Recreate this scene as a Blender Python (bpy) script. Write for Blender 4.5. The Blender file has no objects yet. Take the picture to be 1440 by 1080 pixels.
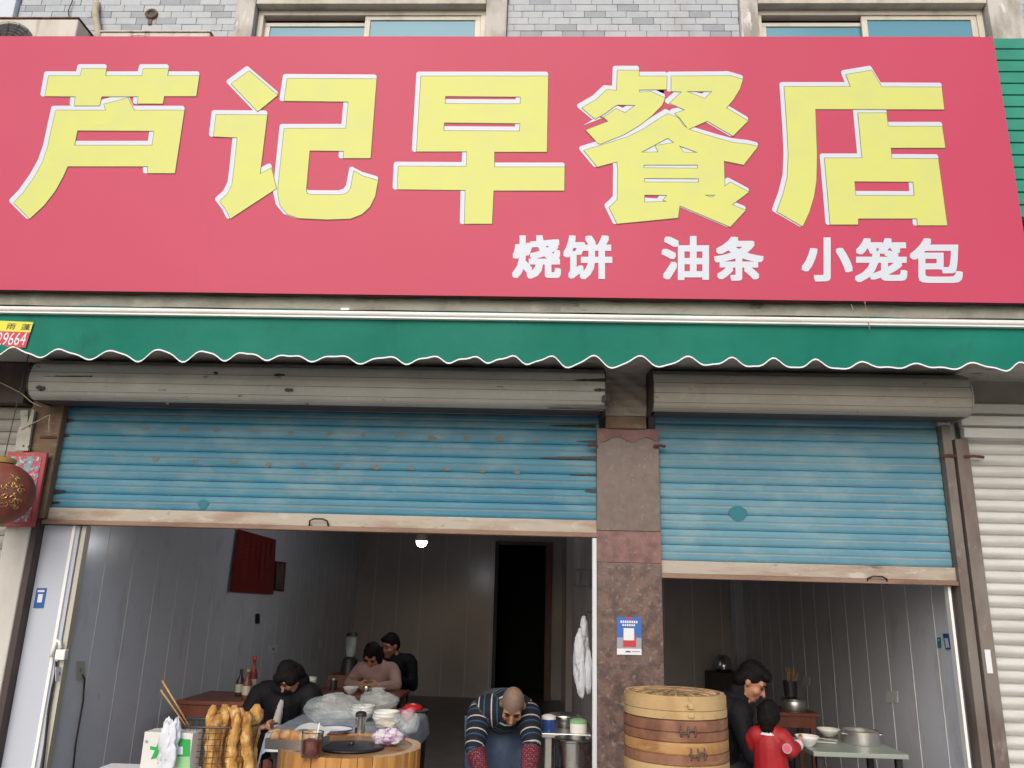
import bpy, bmesh, math, random
import numpy as np
from mathutils import Vector, Matrix, noise as NZ
from mathutils.geometry import tessellate_polygon
random.seed(7)
S = bpy.context.scene
COL = S.collection
R = math.radians
# ------------------------------------------------------------------ camera
CP, CYW, CR, FPX = R(15.27), R(-2.26), R(1.59), 1103.7
CAM = Vector((0, -5.3, 1.6))
_f = Vector((math.sin(CYW)*math.cos(CP), math.cos(CYW)*math.cos(CP), math.sin(CP)))
_r0 = Vector((math.cos(CYW), -math.sin(CYW), 0)); _u0 = _r0.cross(_f)
_r = math.cos(CR)*_r0 + math.sin(CR)*_u0; _u = -math.sin(CR)*_r0 + math.cos(CR)*_u0
cd = bpy.data.cameras.new('camera'); cam = bpy.data.objects.new('camera', cd); COL.objects.link(cam)
cd.sensor_fit = 'HORIZONTAL'; cd.sensor_width = 36; cd.lens = FPX/1440*36; cd.clip_end = 1500; cd.clip_start = .05
cam.matrix_world = Matrix(((_r.x, _u.x, -_f.x, CAM.x), (_r.y, _u.y, -_f.y, CAM.y), (_r.z, _u.z, -_f.z, CAM.z), (0, 0, 0, 1)))
S.camera = cam
# ------------------------------------------------------------------ sky, sun, exposure
SUN_EL, SUN_AZ = 34, 190          # azimuth measured clockwise from +y
w = bpy.data.worlds.new('World'); S.world = w; w.use_nodes = True
wn = w.node_tree.nodes; sky = wn.new('ShaderNodeTexSky'); sky.sky_type = 'NISHITA'; sky.sun_disc = False
sky.sun_elevation = R(SUN_EL); sky.sun_rotation = R(SUN_AZ); sky.air_density = 1.0; sky.dust_density = 3.6; sky.ozone_density = 1.0
w.node_tree.links.new(sky.outputs[0], wn['Background'].inputs[0]); wn['Background'].inputs[1].default_value = .12
sl = bpy.data.lights.new('sun', 'SUN'); sl.energy = 1.1; sl.angle = R(50); sl.color = (1, .975, .95)
sun = bpy.data.objects.new('sun', sl); COL.objects.link(sun)
sd = Vector((math.sin(R(SUN_AZ))*math.cos(R(SUN_EL)), math.cos(R(SUN_AZ))*math.cos(R(SUN_EL)), math.sin(R(SUN_EL))))
sun.rotation_euler = sd.to_track_quat('Z', 'Y').to_euler(); sun.location = (0, -10, 20)
vs = S.view_settings; vs.view_transform = 'Standard'; vs.look = 'None'; vs.gamma = 1; vs.exposure = 0.2; vs.use_curve_mapping = False

# ------------------------------------------------------------------ pixel -> point helpers
def ray(px, py): return _f + _r*((px-720)/FPX) - _u*((py-540)/FPX)
def PY(px, py, y):
    d = ray(px, py); return CAM + d*((y-CAM.y)/d.y)
def PX(px, py, x):
    d = ray(px, py); return CAM + d*((x-CAM.x)/d.x)
def PZ(px, py, z):
    d = ray(px, py); return CAM + d*((z-CAM.z)/d.z)

# ------------------------------------------------------------------ materials
def srgb(h):
    if isinstance(h, str):
        c = [int(h[i:i+2], 16)/255 for i in (0, 2, 4)]
        return tuple(x/12.92 if x <= .04045 else ((x+.055)/1.055)**2.4 for x in c) + (1,)
    return tuple(h)[:3] + (1,)
MATS = {}
def M(name, col, rough=.6, layers=(), bump=0, bscale=60, bstretch=(1, 1, 1), metal=0, spec=.5, coat=0, alpha=1, trans=0, bands=None, emit=0, rvar=0, sss=0):
    """layers: (colour, noise scale, stretch, lo, hi, amount) laid over the base colour; bands: (colour, pitch, z0, width, amount)"""
    m = bpy.data.materials.new(name); m.use_nodes = True; nt = m.node_tree; N = nt.nodes; L = nt.links
    b = N['Principled BSDF']; g = N.new('ShaderNodeNewGeometry')
    b.inputs['Roughness'].default_value = rough; b.inputs['Metallic'].default_value = metal
    b.inputs['Specular IOR Level'].default_value = spec; b.inputs['Coat Weight'].default_value = coat
    b.inputs['Alpha'].default_value = alpha; b.inputs['Transmission Weight'].default_value = trans
    if emit:
        b.inputs['Emission Color'].default_value = srgb(col); b.inputs['Emission Strength'].default_value = emit
    c = N.new('ShaderNodeRGB'); c.outputs[0].default_value = srgb(col); cur = c.outputs[0]
    def noise(scale, st, detail=5, seed=0):
        mp = N.new('ShaderNodeMapping'); L.new(g.outputs['Position'], mp.inputs[0]); mp.inputs['Scale'].default_value = st; mp.inputs['Location'].default_value = (seed*3.1, seed*1.7, seed*2.3)
        n = N.new('ShaderNodeTexNoise'); L.new(mp.outputs[0], n.inputs[0]); n.inputs['Scale'].default_value = scale; n.inputs['Detail'].default_value = detail; n.inputs['Roughness'].default_value = .6
        return n.outputs['Fac']
    for i, (lc, sc, st, lo, hi, am) in enumerate(layers):
        n = noise(sc, st, 6, i+1); mr = N.new('ShaderNodeMapRange'); L.new(n, mr.inputs[0])
        mr.inputs[1].default_value = lo; mr.inputs[2].default_value = hi; mr.inputs[4].default_value = am
        mx = N.new('ShaderNodeMix'); mx.data_type = 'RGBA'; L.new(mr.outputs[0], mx.inputs[0]); L.new(cur, mx.inputs[6]); mx.inputs[7].default_value = srgb(lc); cur = mx.outputs[2]
    if bands:
        bc, pitch, z0, wd, am = bands
        sp = N.new('ShaderNodeSeparateXYZ'); L.new(g.outputs['Position'], sp.inputs[0])
        def mt(op, a, bb):
            q = N.new('ShaderNodeMath'); q.operation = op
            for k, v in enumerate((a, bb)):
                if isinstance(v, (int, float)): q.inputs[k].default_value = v
                else: L.new(v, q.inputs[k])
            return q.outputs[0]
        fr = mt('FRACT', mt('DIVIDE', mt('SUBTRACT', sp.outputs[2], z0), pitch), 0)
        ds = mt('ABSOLUTE', mt('SUBTRACT', fr, .5), 0)
        mr = N.new('ShaderNodeMapRange'); L.new(ds, mr.inputs[0]); mr.inputs[1].default_value = wd; mr.inputs[2].default_value = wd*.3; mr.inputs[4].default_value = am
        nn = N.new('ShaderNodeMapRange'); L.new(noise(5, (1, 1, 6), 5, 9), nn.inputs[0]); nn.inputs[1].default_value = .28; nn.inputs[2].default_value = .52
        fac = mt('MULTIPLY', mr.outputs[0], nn.outputs[0])
        mx = N.new('ShaderNodeMix'); mx.data_type = 'RGBA'; L.new(fac, mx.inputs[0]); L.new(cur, mx.inputs[6]); mx.inputs[7].default_value = srgb(bc); cur = mx.outputs[2]
    L.new(cur, b.inputs['Base Color'])
    if rvar:
        mr = N.new('ShaderNodeMapRange'); L.new(noise(7, (1, 1, 1), 4, 5), mr.inputs[0]); mr.inputs[1].default_value = .3; mr.inputs[2].default_value = .7
        mr.inputs[3].default_value = max(0, rough-rvar); mr.inputs[4].default_value = min(1, rough+rvar); L.new(mr.outputs[0], b.inputs['Roughness'])
    if bump:
        bp = N.new('ShaderNodeBump'); L.new(noise(bscale, bstretch, 6, 4), bp.inputs['Height']); bp.inputs['Strength'].default_value = bump; bp.inputs['Distance'].default_value = .01
        L.new(bp.outputs[0], b.inputs['Normal'])
    MATS[name] = m
    return m

# ------------------------------------------------------------------ mesh builder
def frame(d, up=None):
    d = Vector(d).normalized(); a = Vector(up) if up else (Vector((0, 0, 1)) if abs(d.z) < .9 else Vector((1, 0, 0)))
    x = a.cross(d).normalized(); return x, d.cross(x)
class MB:
    def __init__(s): s.v = []; s.f = []
    def add(s, vs_, fs_):
        o = len(s.v); s.v += [tuple(p) for p in vs_]; s.f += [tuple(i+o for i in q) for q in fs_]; return s
    def box(s, a, b):
        x0, y0, z0 = a; x1, y1, z1 = b
        return s.add([(x0, y0, z0), (x1, y0, z0), (x1, y1, z0), (x0, y1, z0), (x0, y0, z1), (x1, y0, z1), (x1, y1, z1), (x0, y1, z1)],
                     [(0, 3, 2, 1), (4, 5, 6, 7), (0, 1, 5, 4), (1, 2, 6, 5), (2, 3, 7, 6), (3, 0, 4, 7)])
    def prism(s, prof, axis, a, b):
        """profile points (closed) extruded along axis 'x','y','z' between a and b"""
        n = len(prof); vv = []
        for t in (a, b):
            for p, q in prof: vv.append({'x': (t, p, q), 'y': (p, t, q), 'z': (p, q, t)}[axis])
        ff = [(i, (i+1) % n, n+(i+1) % n, n+i) for i in range(n)] + [tuple(range(n))[::-1], tuple(range(n, 2*n))]
        return s.add(vv, ff)
    def rings(s, rings, cap=True, close=False):
        n = len(rings[0]); vv = [p for r_ in rings for p in r_]; ff = []
        m = len(rings)
        for i in range(m if close else m-1):
            j = (i+1) % m
            for k in range(n): ff.append((i*n+k, i*n+(k+1) % n, j*n+(k+1) % n, j*n+k))
        if cap and not close: ff += [tuple(range(n))[::-1], tuple((m-1)*n+k for k in range(n))]
        return s.add(vv, ff)
    def cyl(s, p0, p1, r0, r1=None, n=12, cap=True):
        r1 = r0 if r1 is None else r1; p0 = Vector(p0); p1 = Vector(p1); x, y = frame(p1-p0)
        return s.rings([[p + x*(math.cos(2*math.pi*k/n)*r) + y*(math.sin(2*math.pi*k/n)*r) for k in range(n)] for p, r in ((p0, r0), (p1, r1))], cap)
    def lathe(s, c, prof, n=32, cap=True):
        c = Vector(c)
        return s.rings([[c + Vector((math.cos(2*math.pi*k/n)*r, math.sin(2*math.pi*k/n)*r, z)) for k in range(n)] for r, z in prof], cap)
    def tube(s, pts, r, n=6, close=False):
        pts = [Vector(p) for p in pts]; rr = r if isinstance(r, (list, tuple)) else [r]*len(pts); rg = []; up = None
        for i, p in enumerate(pts):
            d = (pts[(i+1) % len(pts)] - pts[i-1]) if close else (pts[min(i+1, len(pts)-1)] - pts[max(i-1, 0)])
            if d.length < 1e-9: d = Vector((0, 0, 1))
            d.normalize()
            if up is None: x, y = frame(d)
            else:
                x = up - d*up.dot(d); x = x.normalized() if x.length > 1e-6 else frame(d)[0]; y = d.cross(x)
            up = x
            rg.append([p + x*(math.cos(2*math.pi*k/n)*rr[i]) + y*(math.sin(2*math.pi*k/n)*rr[i]) for k in range(n)])
        return s.rings(rg, True, close)
    def ell(s, c, rad, n=14, m=9, ax=None):
        c = Vector(c); ax = ax or (Vector((1, 0, 0)), Vector((0, 1, 0)), Vector((0, 0, 1))); rg = []
        for i in range(1, m):
            t = math.pi*i/m
            rg.append([c + ax[0]*(rad[0]*math.sin(t)*math.cos(2*math.pi*k/n)) + ax[1]*(rad[1]*math.sin(t)*math.sin(2*math.pi*k/n)) - ax[2]*(rad[2]*math.cos(t)) for k in range(n)])
        o = len(s.v); s.rings(rg, False); b = len(s.v)
        s.v += [tuple(c - ax[2]*rad[2]), tuple(c + ax[2]*rad[2])]; e = o+(m-2)*n
        for k in range(n): s.f += [(b, o+(k+1) % n, o+k), (b+1, e+k, e+(k+1) % n)]
        return s
    def cap(s, p0, p1, r0, r1, n=12):
        p0 = Vector(p0); p1 = Vector(p1); d = (p1-p0).normalized(); x, y = frame(d); rg = []
        for p, r, ts in ((p0, r0, (-80, -50, -20, 0)), (p1, r1, (0, 20, 50, 80))):
            for t in ts:
                a = R(t); rg.append([p + d*(math.sin(a)*r) + x*(math.cos(a)*r*math.cos(2*math.pi*k/n)) + y*(math.cos(a)*r*math.sin(2*math.pi*k/n)) for k in range(n)])
        return s.rings(rg)
    def grid(s, nu, nv, fn):
        vv = [fn(i/nu, j/nv) for j in range(nv+1) for i in range(nu+1)]
        ff = [(j*(nu+1)+i, j*(nu+1)+i+1, (j+1)*(nu+1)+i+1, (j+1)*(nu+1)+i) for j in range(nv) for i in range(nu)]
        return s.add(vv, ff)
    def mesh(s, name, off=(0, 0, 0), smooth=False, mat=None):
        me = bpy.data.meshes.new(name); o = Vector(off)
        me.from_pydata([tuple(Vector(p)-o) for p in s.v], [], s.f)
        bm = bmesh.new(); bm.from_mesh(me); bmesh.ops.recalc_face_normals(bm, faces=bm.faces); bm.to_mesh(me); bm.free()
        if smooth: me.polygons.foreach_set('use_smooth', [True]*len(me.polygons))
        if mat: me.materials.append(MATS[mat] if isinstance(mat, str) else mat)
        me.update(); return me
W = {}
def base(mb):
    a = np.array(mb.v); return Vector(((a[:, 0].min()+a[:, 0].max())/2, (a[:, 1].min()+a[:, 1].max())/2, a[:, 2].min()))
def link(o, parent, wl):
    COL.objects.link(o); W[o.name] = Vector(wl)
    if parent is not None:
        o.parent = parent; o.location = Vector(wl) - W[parent.name]
    else: o.location = wl
    return o
def obj(name, mb, mat, parent=None, smooth=False, bevel=0, label=None, auto=False):
    b = base(mb); me = mb.mesh(name, b, smooth, mat); o = bpy.data.objects.new(name, me); link(o, parent, b)
    if auto: me.polygons.foreach_set('use_smooth', [True]*len(me.polygons)); smooth_angle(me, 35)
    if bevel:
        md = o.modifiers.new('bevel', 'BEVEL'); md.width = bevel; md.segments = 2; md.limit_method = 'ANGLE'
    if label: o['label'] = label
    return o
def smooth_angle(me, deg):
    bm = bmesh.new(); bm.from_mesh(me)
    for e in bm.edges:
        if len(e.link_faces) == 2 and e.calc_face_angle(0) > R(deg): e.smooth = False
    bm.to_mesh(me); bm.free()
def inst(name, me, parent, loc):
    return link(bpy.data.objects.new(name, me), parent, loc)
def thing(name, label, cat, loc, group=None):
    o = bpy.data.objects.new(name, None); link(o, None, loc); o.empty_display_size = .1
    return tag(o, label, cat, group)
def tag(o, label, cat, group=None):
    o['label'] = label; o['category'] = cat
    if group: o['group'] = group
    return o
def struct(name, mb, mat, **k):
    o = obj(name, mb, mat, **k); o['kind'] = 'structure'; return o

# ------------------------------------------------------------------ material library
M('asphalt', (.06, .06, .06), .9, [((.1, .1, .1), 3, (1, 1, 1), .4, .7, .6)], .4, 200)
M('paving', (.46, .45, .43), .85, [((.34, .33, .32), 1.5, (1, 1, 1), .4, .7, .6)], .3, 120)
M('banner', (.525, .050, .108), .5, [((.56, .063, .132), .6, (1, 1, 1), .35, .7, .7), ((.46, .055, .10), 2.2, (1.5, 1, .12), .60, .78, .35)], .12, 2.2, (1, 1, .6), spec=.36)
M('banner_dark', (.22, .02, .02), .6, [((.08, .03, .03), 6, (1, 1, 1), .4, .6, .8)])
M('glyph_yellow', (.645, .68, .165), .5, [((.605, .645, .205), 5, (1, 1, 1), .4, .65, .7)], .03, 3)
M('glyph_white', (.62, .68, .77), .45)
M('glyph_line', (.10, .13, .05), .6)
M('concrete', (.24, .23, .20), .9, [((.14, .13, .11), 3, (1, 1, 2), .42, .65, .8), ((.34, .33, .29), 9, (1, 1, 1), .55, .7, .6), ((.05, .045, .04), 5, (1, 1, .5), .62, .72, .8)], .4, 40)
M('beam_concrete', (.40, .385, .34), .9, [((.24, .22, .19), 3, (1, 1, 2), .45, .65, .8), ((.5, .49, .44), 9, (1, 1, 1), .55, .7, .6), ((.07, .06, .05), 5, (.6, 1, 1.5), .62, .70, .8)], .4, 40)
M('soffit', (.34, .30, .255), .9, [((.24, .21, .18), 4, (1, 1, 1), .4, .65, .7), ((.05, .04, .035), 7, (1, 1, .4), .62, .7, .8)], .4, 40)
M('plaster', (.60, .58, .54), .9, [((.30, .28, .25), 6, (1, 1, .35), .42, .6, .8), ((.78, .78, .76), 9, (1, 1, .3), .6, .66, 1), ((.2, .19, .17), 14, (1, 1, .5), .62, .7, .7)], .5, 60)
M('plaster_trim', (.62, .58, .49), .85, [((.36, .32, .26), 5, (1, 1, 1), .45, .65, .7)], .2, 50)
M('whitewash', (.58, .57, .53), .9, [((.42, .40, .36), 3, (1, 1, .4), .45, .7, .7), ((.25, .23, .2), 8, (1, 1, .3), .62, .75, .6)], .3, 40)
M('mortar', (.27, .28, .29), .95, [], .3, 100)
for i, c in enumerate(((.44, .485, .525), (.41, .455, .50), (.47, .505, .54), (.31, .345, .385))):
    M('brick_tile%d' % i, c, .5, [((c[0]*.8, c[1]*.8, c[2]*.8), 12, (1, 1, 1), .45, .7, .6), ((.34, .33, .30), 4, (1, 1, .3), .55, .75, .5)], .1, 60)
M('alu_cream', (.70, .66, .57), .45, [((.45, .41, .34), 6, (1, 1, .5), .5, .7, .6)], 0, 1, metal=0)
M('window_glass', (.13, .33, .44), .12, spec=.3)
M('dark_room', (.02, .02, .022), .9)  # darkness of the unlit rooms put into the colour
M('awning_green', (.003, .165, .115), .6, [((.008, .20, .145), 2.5, (1, 1, 2), .4, .7, .7), ((.25, .36, .32), 40, (3, 1, .6), .72, .79, .4), ((.003, .115, .085), 5, (1, 1, .5), .56, .75, .7)], .4, 8, (1.4, 1, .6), spec=.2)
M('awning_trim', (.80, .84, .88), .6)
M('bar_white', (.82, .83, .80), .3, [((.60, .58, .52), 8, (.3, 1, 3), .55, .7, .6)], metal=0, coat=.3)
M('housing', (.41, .41, .375), .55, [((.31, .31, .28), 2, (.6, 1, 2), .4, .65, .7), ((.10, .07, .055), 9, (.8, 1, 2.5), .64, .70, .85), ((.50, .49, .45), 22, (1, 1, 1), .56, .68, .4)], .08, 30, spec=.4)
M('housing_tan', (.385, .365, .32), .55, [((.30, .28, .245), 2, (.6, 1, 2), .4, .65, .7), ((.10, .07, .055), 9, (.8, 1, 2.5), .66, .72, .8), ((.46, .43, .37), 22, (1, 1, 1), .56, .68, .4)], .08, 30, spec=.4)
M('grease', (.018, .014, .013), .5, [((.05, .035, .03), 20, (1, 1, 1), .5, .65, .8)], .2, 50)
M('rust_spot', (.20, .165, .11), .8, [((.12, .16, .17), 60, (1, 1, 1), .48, .6, .9)], .2, 60)
M('shutter_blue', (.05, .215, .315), .55, [((.032, .16, .25), 2.2, (.6, 1, 1), .4, .65, .7), ((.19, .31, .35), 5, (.7, 1, 1.4), .46, .72, .6), ((.24, .24, .2), 16, (.6, 1, 3), .64, .72, .5)], .1, 30, (.3, 1, 3),
  bands=((.23, .22, .175), .103, 2.12, .07, .75))
M('shutter_blue_pale', (.11, .275, .36), .55, [((.075, .22, .31), 2.2, (.6, 1, 1), .4, .65, .7), ((.24, .37, .41), 5, (.7, 1, 1.4), .48, .7, .55), ((.30, .29, .25), 16, (.6, 1, 3), .64, .72, .5)], .1, 30, (.3, 1, 3),
  bands=((.30, .28, .23), .103, 1.87, .07, .75))
M('teal_patch', (.012, .16, .21), .6)
M('bottom_bar', (.42, .38, .32), .55, [((.30, .2, .14), 6, (.4, 1, 2), .45, .65, .8), ((.55, .54, .5), 10, (.6, 1, 2), .58, .68, .6), ((.12, .08, .06), 9, (.5, 1, 1), .64, .72, .8)], .2, 40)
M('bar_lip', (.27, .17, .12), .6, [((.16, .09, .06), 6, (.4, 1, 2), .45, .65, .8)], .2, 40)
M('rail', (.19, .165, .145), .6, [((.11, .08, .07), 5, (1, 1, .4), .42, .65, .8), ((.3, .28, .26), 12, (1, 1, .5), .6, .7, .6)], .15, 40)
M('rail_dark', (.055, .038, .035), .6, [((.1, .06, .05), 8, (1, 1, .4), .5, .7, .7)], .2, 40)
M('rust', (.16, .06, .03), .85, [((.07, .03, .02), 20, (1, 1, 1), .4, .6, .8)], .4, 60)
M('white_shutter', (.60, .60, .58), .5, [((.42, .40, .35), 4, (.5, 1, 3), .45, .7, .6)], .05, 30)
M('grey_shutter', (.36, .35, .32), .6, [((.22, .21, .18), 4, (.5, 1, 3), .42, .65, .8)], .1, 30)
M('green_sheet', (.02, .30, .20), .5, [((.01, .22, .15), 3, (1, 1, 1), .4, .65, .7), ((.45, .55, .5), 30, (1, 1, 1), .70, .76, .6)], .1, 30)
M('granite', (.165, .105, .088), .28, [((.075, .052, .05), 14, (1, 1, 1), .42, .6, .85), ((.30, .245, .225), 30, (1, 1, 1), .55, .68, .7), ((.05, .045, .045), 60, (1, 1, 1), .56, .66, .7), ((.11, .10, .095), 2.5, (1, 1, 1), .5, .7, .6)], .05, 60, rvar=.1)
M('granite_pale', (.165, .122, .104), .45, [((.11, .08, .07), 16, (1, 1, 1), .44, .62, .7), ((.30, .25, .22), 34, (1, 1, 1), .58, .70, .5), ((.14, .105, .09), 3, (1, 1, .5), .45, .7, .7)], .08, 60, rvar=.1)
M('granite_pink', (.21, .105, .10), .35, [((.11, .055, .055), 14, (1, 1, 1), .42, .6, .8), ((.30, .2, .19), 40, (1, 1, 1), .58, .7, .6)], .05, 60)
M('granite_red', (.15, .035, .032), .4, [((.08, .02, .02), 30, (1, 1, 1), .42, .6, .8), ((.26, .14, .12), 40, (1, 1, 1), .6, .7, .6)], .05, 60)
M('cement_brown', (.17, .115, .075), .8, [((.28, .22, .17), 10, (1, 1, 3), .55, .68, .8), ((.1, .07, .05), 6, (1, 1, 1), .45, .65, .7)], .6, 30)
M('old_paint', (.42, .42, .37), .7, [((.28, .27, .23), 8, (1, 1, .5), .45, .65, .7), ((.16, .09, .06), 14, (1, 1, 1), .62, .7, .8)], .2, 40)
M('pvc_post', (.62, .65, .67), .35)
M('pvc', (.76, .80, .87), .2, [((.69, .72, .77), 1.2, (1, 1, 1), .4, .65, .7), ((.45, .42, .38), 3.5, (1, 1, .5), .56, .75, .5), ((.36, .33, .3), 18, (1, 1, .6), .66, .74, .4)], .02, 4, spec=.5)
M('pvc_back', (.56, .50, .48), .2, [((.46, .41, .39), 1.2, (1, 1, 1), .4, .65, .7), ((.34, .28, .25), 3, (1, 1, .5), .54, .75, .5)], .03, 4, (3, 1, 1), spec=.5)
M('pvc_joint_glint', (.80, .81, .81), .4)  # pale colour paints the light caught on the panel groove edges
M('pvc_jamb', (.50, .54, .62), .3)
M('room_ceiling', (.5, .5, .5), .8)
M('room_floor', (.16, .14, .13), .4, [((.1, .09, .085), 3, (1, 1, 1), .4, .65, .8)], .05, 40)
M('white_plastic', (.86, .86, .85), .35)
M('cream_plastic', (.50, .48, .40), .4)
M('black', (.015, .015, .017), .5)
M('cable', (.025, .024, .028), .5)
M('iron', (.05, .05, .055), .45, metal=.6)
M('steel', (.55, .55, .54), .22, [((.4, .4, .4), 8, (1, 1, 1), .4, .65, .6)], metal=1, rvar=.08)
M('alu', (.62, .62, .60), .35, metal=.9)
M('wood_red', (.20, .055, .03), .4, [((.12, .03, .018), 4, (6, 1, 1), .4, .65, .7)], .05, 40)
M('barrel_wood', (.52, .26, .075), .38, [((.36, .15, .035), 3.5, (5, 5, .5), .42, .62, .8), ((.60, .34, .12), 6, (4, 4, .4), .55, .7, .6), ((.16, .06, .02), 9, (1, 1, .7), .68, .73, .8)], .06, 30, (4, 4, .5), coat=.3)
M('barrel_top', (.36, .2, .08), .5, [((.2, .1, .04), 6, (1, 1, 1), .42, .62, .8), ((.46, .3, .16), 14, (1, 4, 1), .55, .7, .6)], .1, 40)
M('bamboo', (.52, .36, .175), .55, [((.40, .245, .10), 3, (2, 2, .8), .42, .65, .8), ((.22, .11, .05), 7, (2, 2, 2.5), .60, .74, .7), ((.62, .45, .22), 10, (1, 1, 6), .55, .7, .5)], .1, 60, (1, 1, .2))
M('bamboo_dark', (.27, .125, .07), .55, [((.13, .05, .03), 5, (2, 2, 1.2), .42, .62, .8), ((.42, .22, .1), 8, (1, 1, 5), .56, .7, .6)], .1, 60, (1, 1, .2))
M('bamboo_mid', (.43, .24, .085), .5, [((.26, .11, .045), 4, (2, 2, 1.5), .45, .62, .85), ((.52, .34, .15), 8, (1, 1, 5), .56, .7, .6)], .1, 60, (1, 1, .2))
M('weave', (.40, .27, .12), .7, [((.12, .07, .03), 40, (1, 1, 1), .45, .6, .9)], .8, 60)
M('wire', (.10, .085, .08), .4, metal=.7)
M('rope', (.12, .085, .07), .8)
M('dough', (.58, .31, .085), .55, [((.30, .10, .018), 26, (1, 1, .5), .46, .64, .75), ((.78, .57, .27), 30, (1, 1, .5), .50, .66, .85)], .9, 70, spec=.3)
M('bun', (.66, .42, .2), .6, [((.42, .16, .05), 14, (1, 1, 1), .45, .62, .8), ((.75, .6, .4), 25, (1, 1, 1), .58, .7, .6)], .3, 60)
M('chopstick', (.44, .26, .1), .5, [((.3, .15, .05), 8, (1, 1, 1), .4, .6, .7)])
M('porcelain', (.72, .72, .68), .18)
M('enamel_blue', (.03, .07, .25), .2)
M('pink_plastic', (.55, .09, .14), .35)
M('red_plastic', (.55, .02, .02), .35)
M('chili', (.22, .02, .012), .35, [((.38, .1, .06), 40, (1, 1, 1), .5, .65, .7), ((.1, .01, .01), 25, (1, 1, 1), .5, .6, .7)], .6, 60)
M('clear_glass', (.9, .92, .92), .05, trans=1.0)
M('film', (.70, .78, .77), .15, [((.50, .60, .61), 9, (1, 1, 1), .4, .65, .7)], 1.0, 26, alpha=.27, spec=1.0)
M('film_white', (.74, .78, .84), .35, [((.60, .64, .72), 9, (1, 1, .5), .45, .65, .7)], .2, 30, alpha=.9)
M('cover_film', (.33, .37, .42), .22, [((.22, .27, .34), 7, (1, 1, 1), .42, .65, .8)], .4, 18, spec=.7)
M('cloth_purple', (.66, .62, .66), .9, [((.36, .12, .36), 22, (1, 1, 1), .48, .58, .9)], .5, 60)
M('carton_white', (.66, .66, .63), .5)
M('carton_green', (.02, .36, .07), .45)
M('carton_pale', (.28, .55, .27), .45)
M('blue_print', (.02, .10, .36), .4)
M('blue_print2', (.03, .13, .45), .4)
M('red_print', (.50, .04, .05), .4)
M('white_print', (.72, .74, .78), .45)
M('grey_print', (.30, .32, .36), .5)
M('green_print', (.03, .22, .25), .5)
M('red_board', (.20, .012, .012), .35)
M('red_board_text', (.26, .03, .025), .35)
M('gold', (.52, .36, .12), .35, metal=.5)
M('paper_yellow', (.75, .70, .06), .5)
M('paper_red', (.55, .05, .07), .5)
M('ink', (.03, .03, .04), .6)
M('ornate', (.42, .08, .12), .45, [((.16, .34, .36), 26, (1, 1, 1), .50, .54, 1), ((.62, .56, .54), 34, (1, 1, 1), .56, .6, .9), ((.40, .02, .10), 20, (1, 1, 1), .58, .62, .9)])
M('ornate_frame', (.38, .06, .07), .5, [((.55, .25, .24), 20, (1, 1, .4), .55, .7, .6)])
M('lantern', (.22, .05, .035), .6, [((.22, .15, .11), 5, (1, 1, 1), .45, .7, .6)], .1, 60)
M('ac_white', (.62, .60, .54), .5, [((.26, .12, .08), 6, (1.5, 1, .25), .55, .68, .85), ((.42, .38, .32), 4, (1, 1, .4), .45, .65, .6)], .1, 40)
M('ac_rust', (.13, .055, .045), .85, [((.28, .16, .12), 14, (1, 1, 1), .5, .65, .7)], .3, 50)
M('ac_dark', (.05, .055, .055), .6)
M('pipe_tape', (.52, .47, .36), .8, [((.36, .31, .23), 12, (1, 1, 3), .45, .62, .7)], .4, 40)
M('table_green', (.30, .34, .30), .3)
M('bulb', (1.0, .98, .95), .3, emit=6)
# people
M('skin', (.42, .20, .12), .5, [((.34, .14, .085), 9, (1, 1, 1), .45, .65, .5)])
M('skin_light', (.50, .27, .18), .5)
M('lip', (.33, .11, .09), .5)
M('hair_black', (.006, .005, .005), .6, [((.014, .012, .011), 40, (1, 1, 1), .5, .65, .8)], .9, 120, spec=.15)
M('stubble', (.17, .12, .09), .75, [((.28, .16, .11), 12, (1, 1, 1), .45, .65, .7)], .2, 200)
M('denim', (.055, .085, .155), .85, [((.035, .055, .11), 6, (1, 1, 1), .4, .65, .8), ((.09, .125, .2), 12, (1, 1, .6), .58, .7, .5)], .3, 60)
M('jacket_black', (.006, .006, .008), .75, [((.012, .012, .015), 8, (1, 1, 1), .45, .65, .8)], .6, 22, spec=.18)
M('shirt_grey', (.38, .36, .34), .8, [], .2, 30)
M('jersey_red', (.40, .012, .018), .6, [((.30, .008, .012), 7, (1, 1, 1), .45, .65, .7)], .3, 28)
M('jersey_white', (.68, .68, .68), .7)
M('badge_ring', (.42, .25, .27), .7)
M('salmon', (.36, .23, .21), .85, [((.27, .16, .145), 7, (1, 1, 1), .4, .65, .7)], .3, 28)
M('trousers', (.02, .02, .028), .8)
M('shoe', (.02, .02, .02), .6)
def stripe_mat():
    m = bpy.data.materials.new('striped_knit'); m.use_nodes = True; N = m.node_tree.nodes; L = m.node_tree.links; b = N['Principled BSDF']; b.inputs['Roughness'].default_value = .85
    a = N.new('ShaderNodeAttribute'); a.attribute_name = 'along'
    dv = N.new('ShaderNodeMath'); dv.operation = 'DIVIDE'; L.new(a.outputs['Fac'], dv.inputs[0]); dv.inputs[1].default_value = .088
    fr = N.new('ShaderNodeMath'); fr.operation = 'FRACT'; L.new(dv.outputs[0], fr.inputs[0])
    cr = N.new('ShaderNodeValToRGB'); cr.color_ramp.interpolation = 'CONSTANT'; L.new(fr.outputs[0], cr.inputs[0])
    navy = (.004, .005, .014, 1)
    e = cr.color_ramp.elements; e[0].position = 0; e[0].color = navy; e[1].position = .34; e[1].color = (.42, .40, .40, 1)
    for p, c in ((.44, navy), (.78, (.012, .085, .14, 1)), (.87, navy)):
        q = e.new(p); q.color = c
    L.new(cr.outputs[0], b.inputs['Base Color']); MATS['striped_knit'] = m
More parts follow.
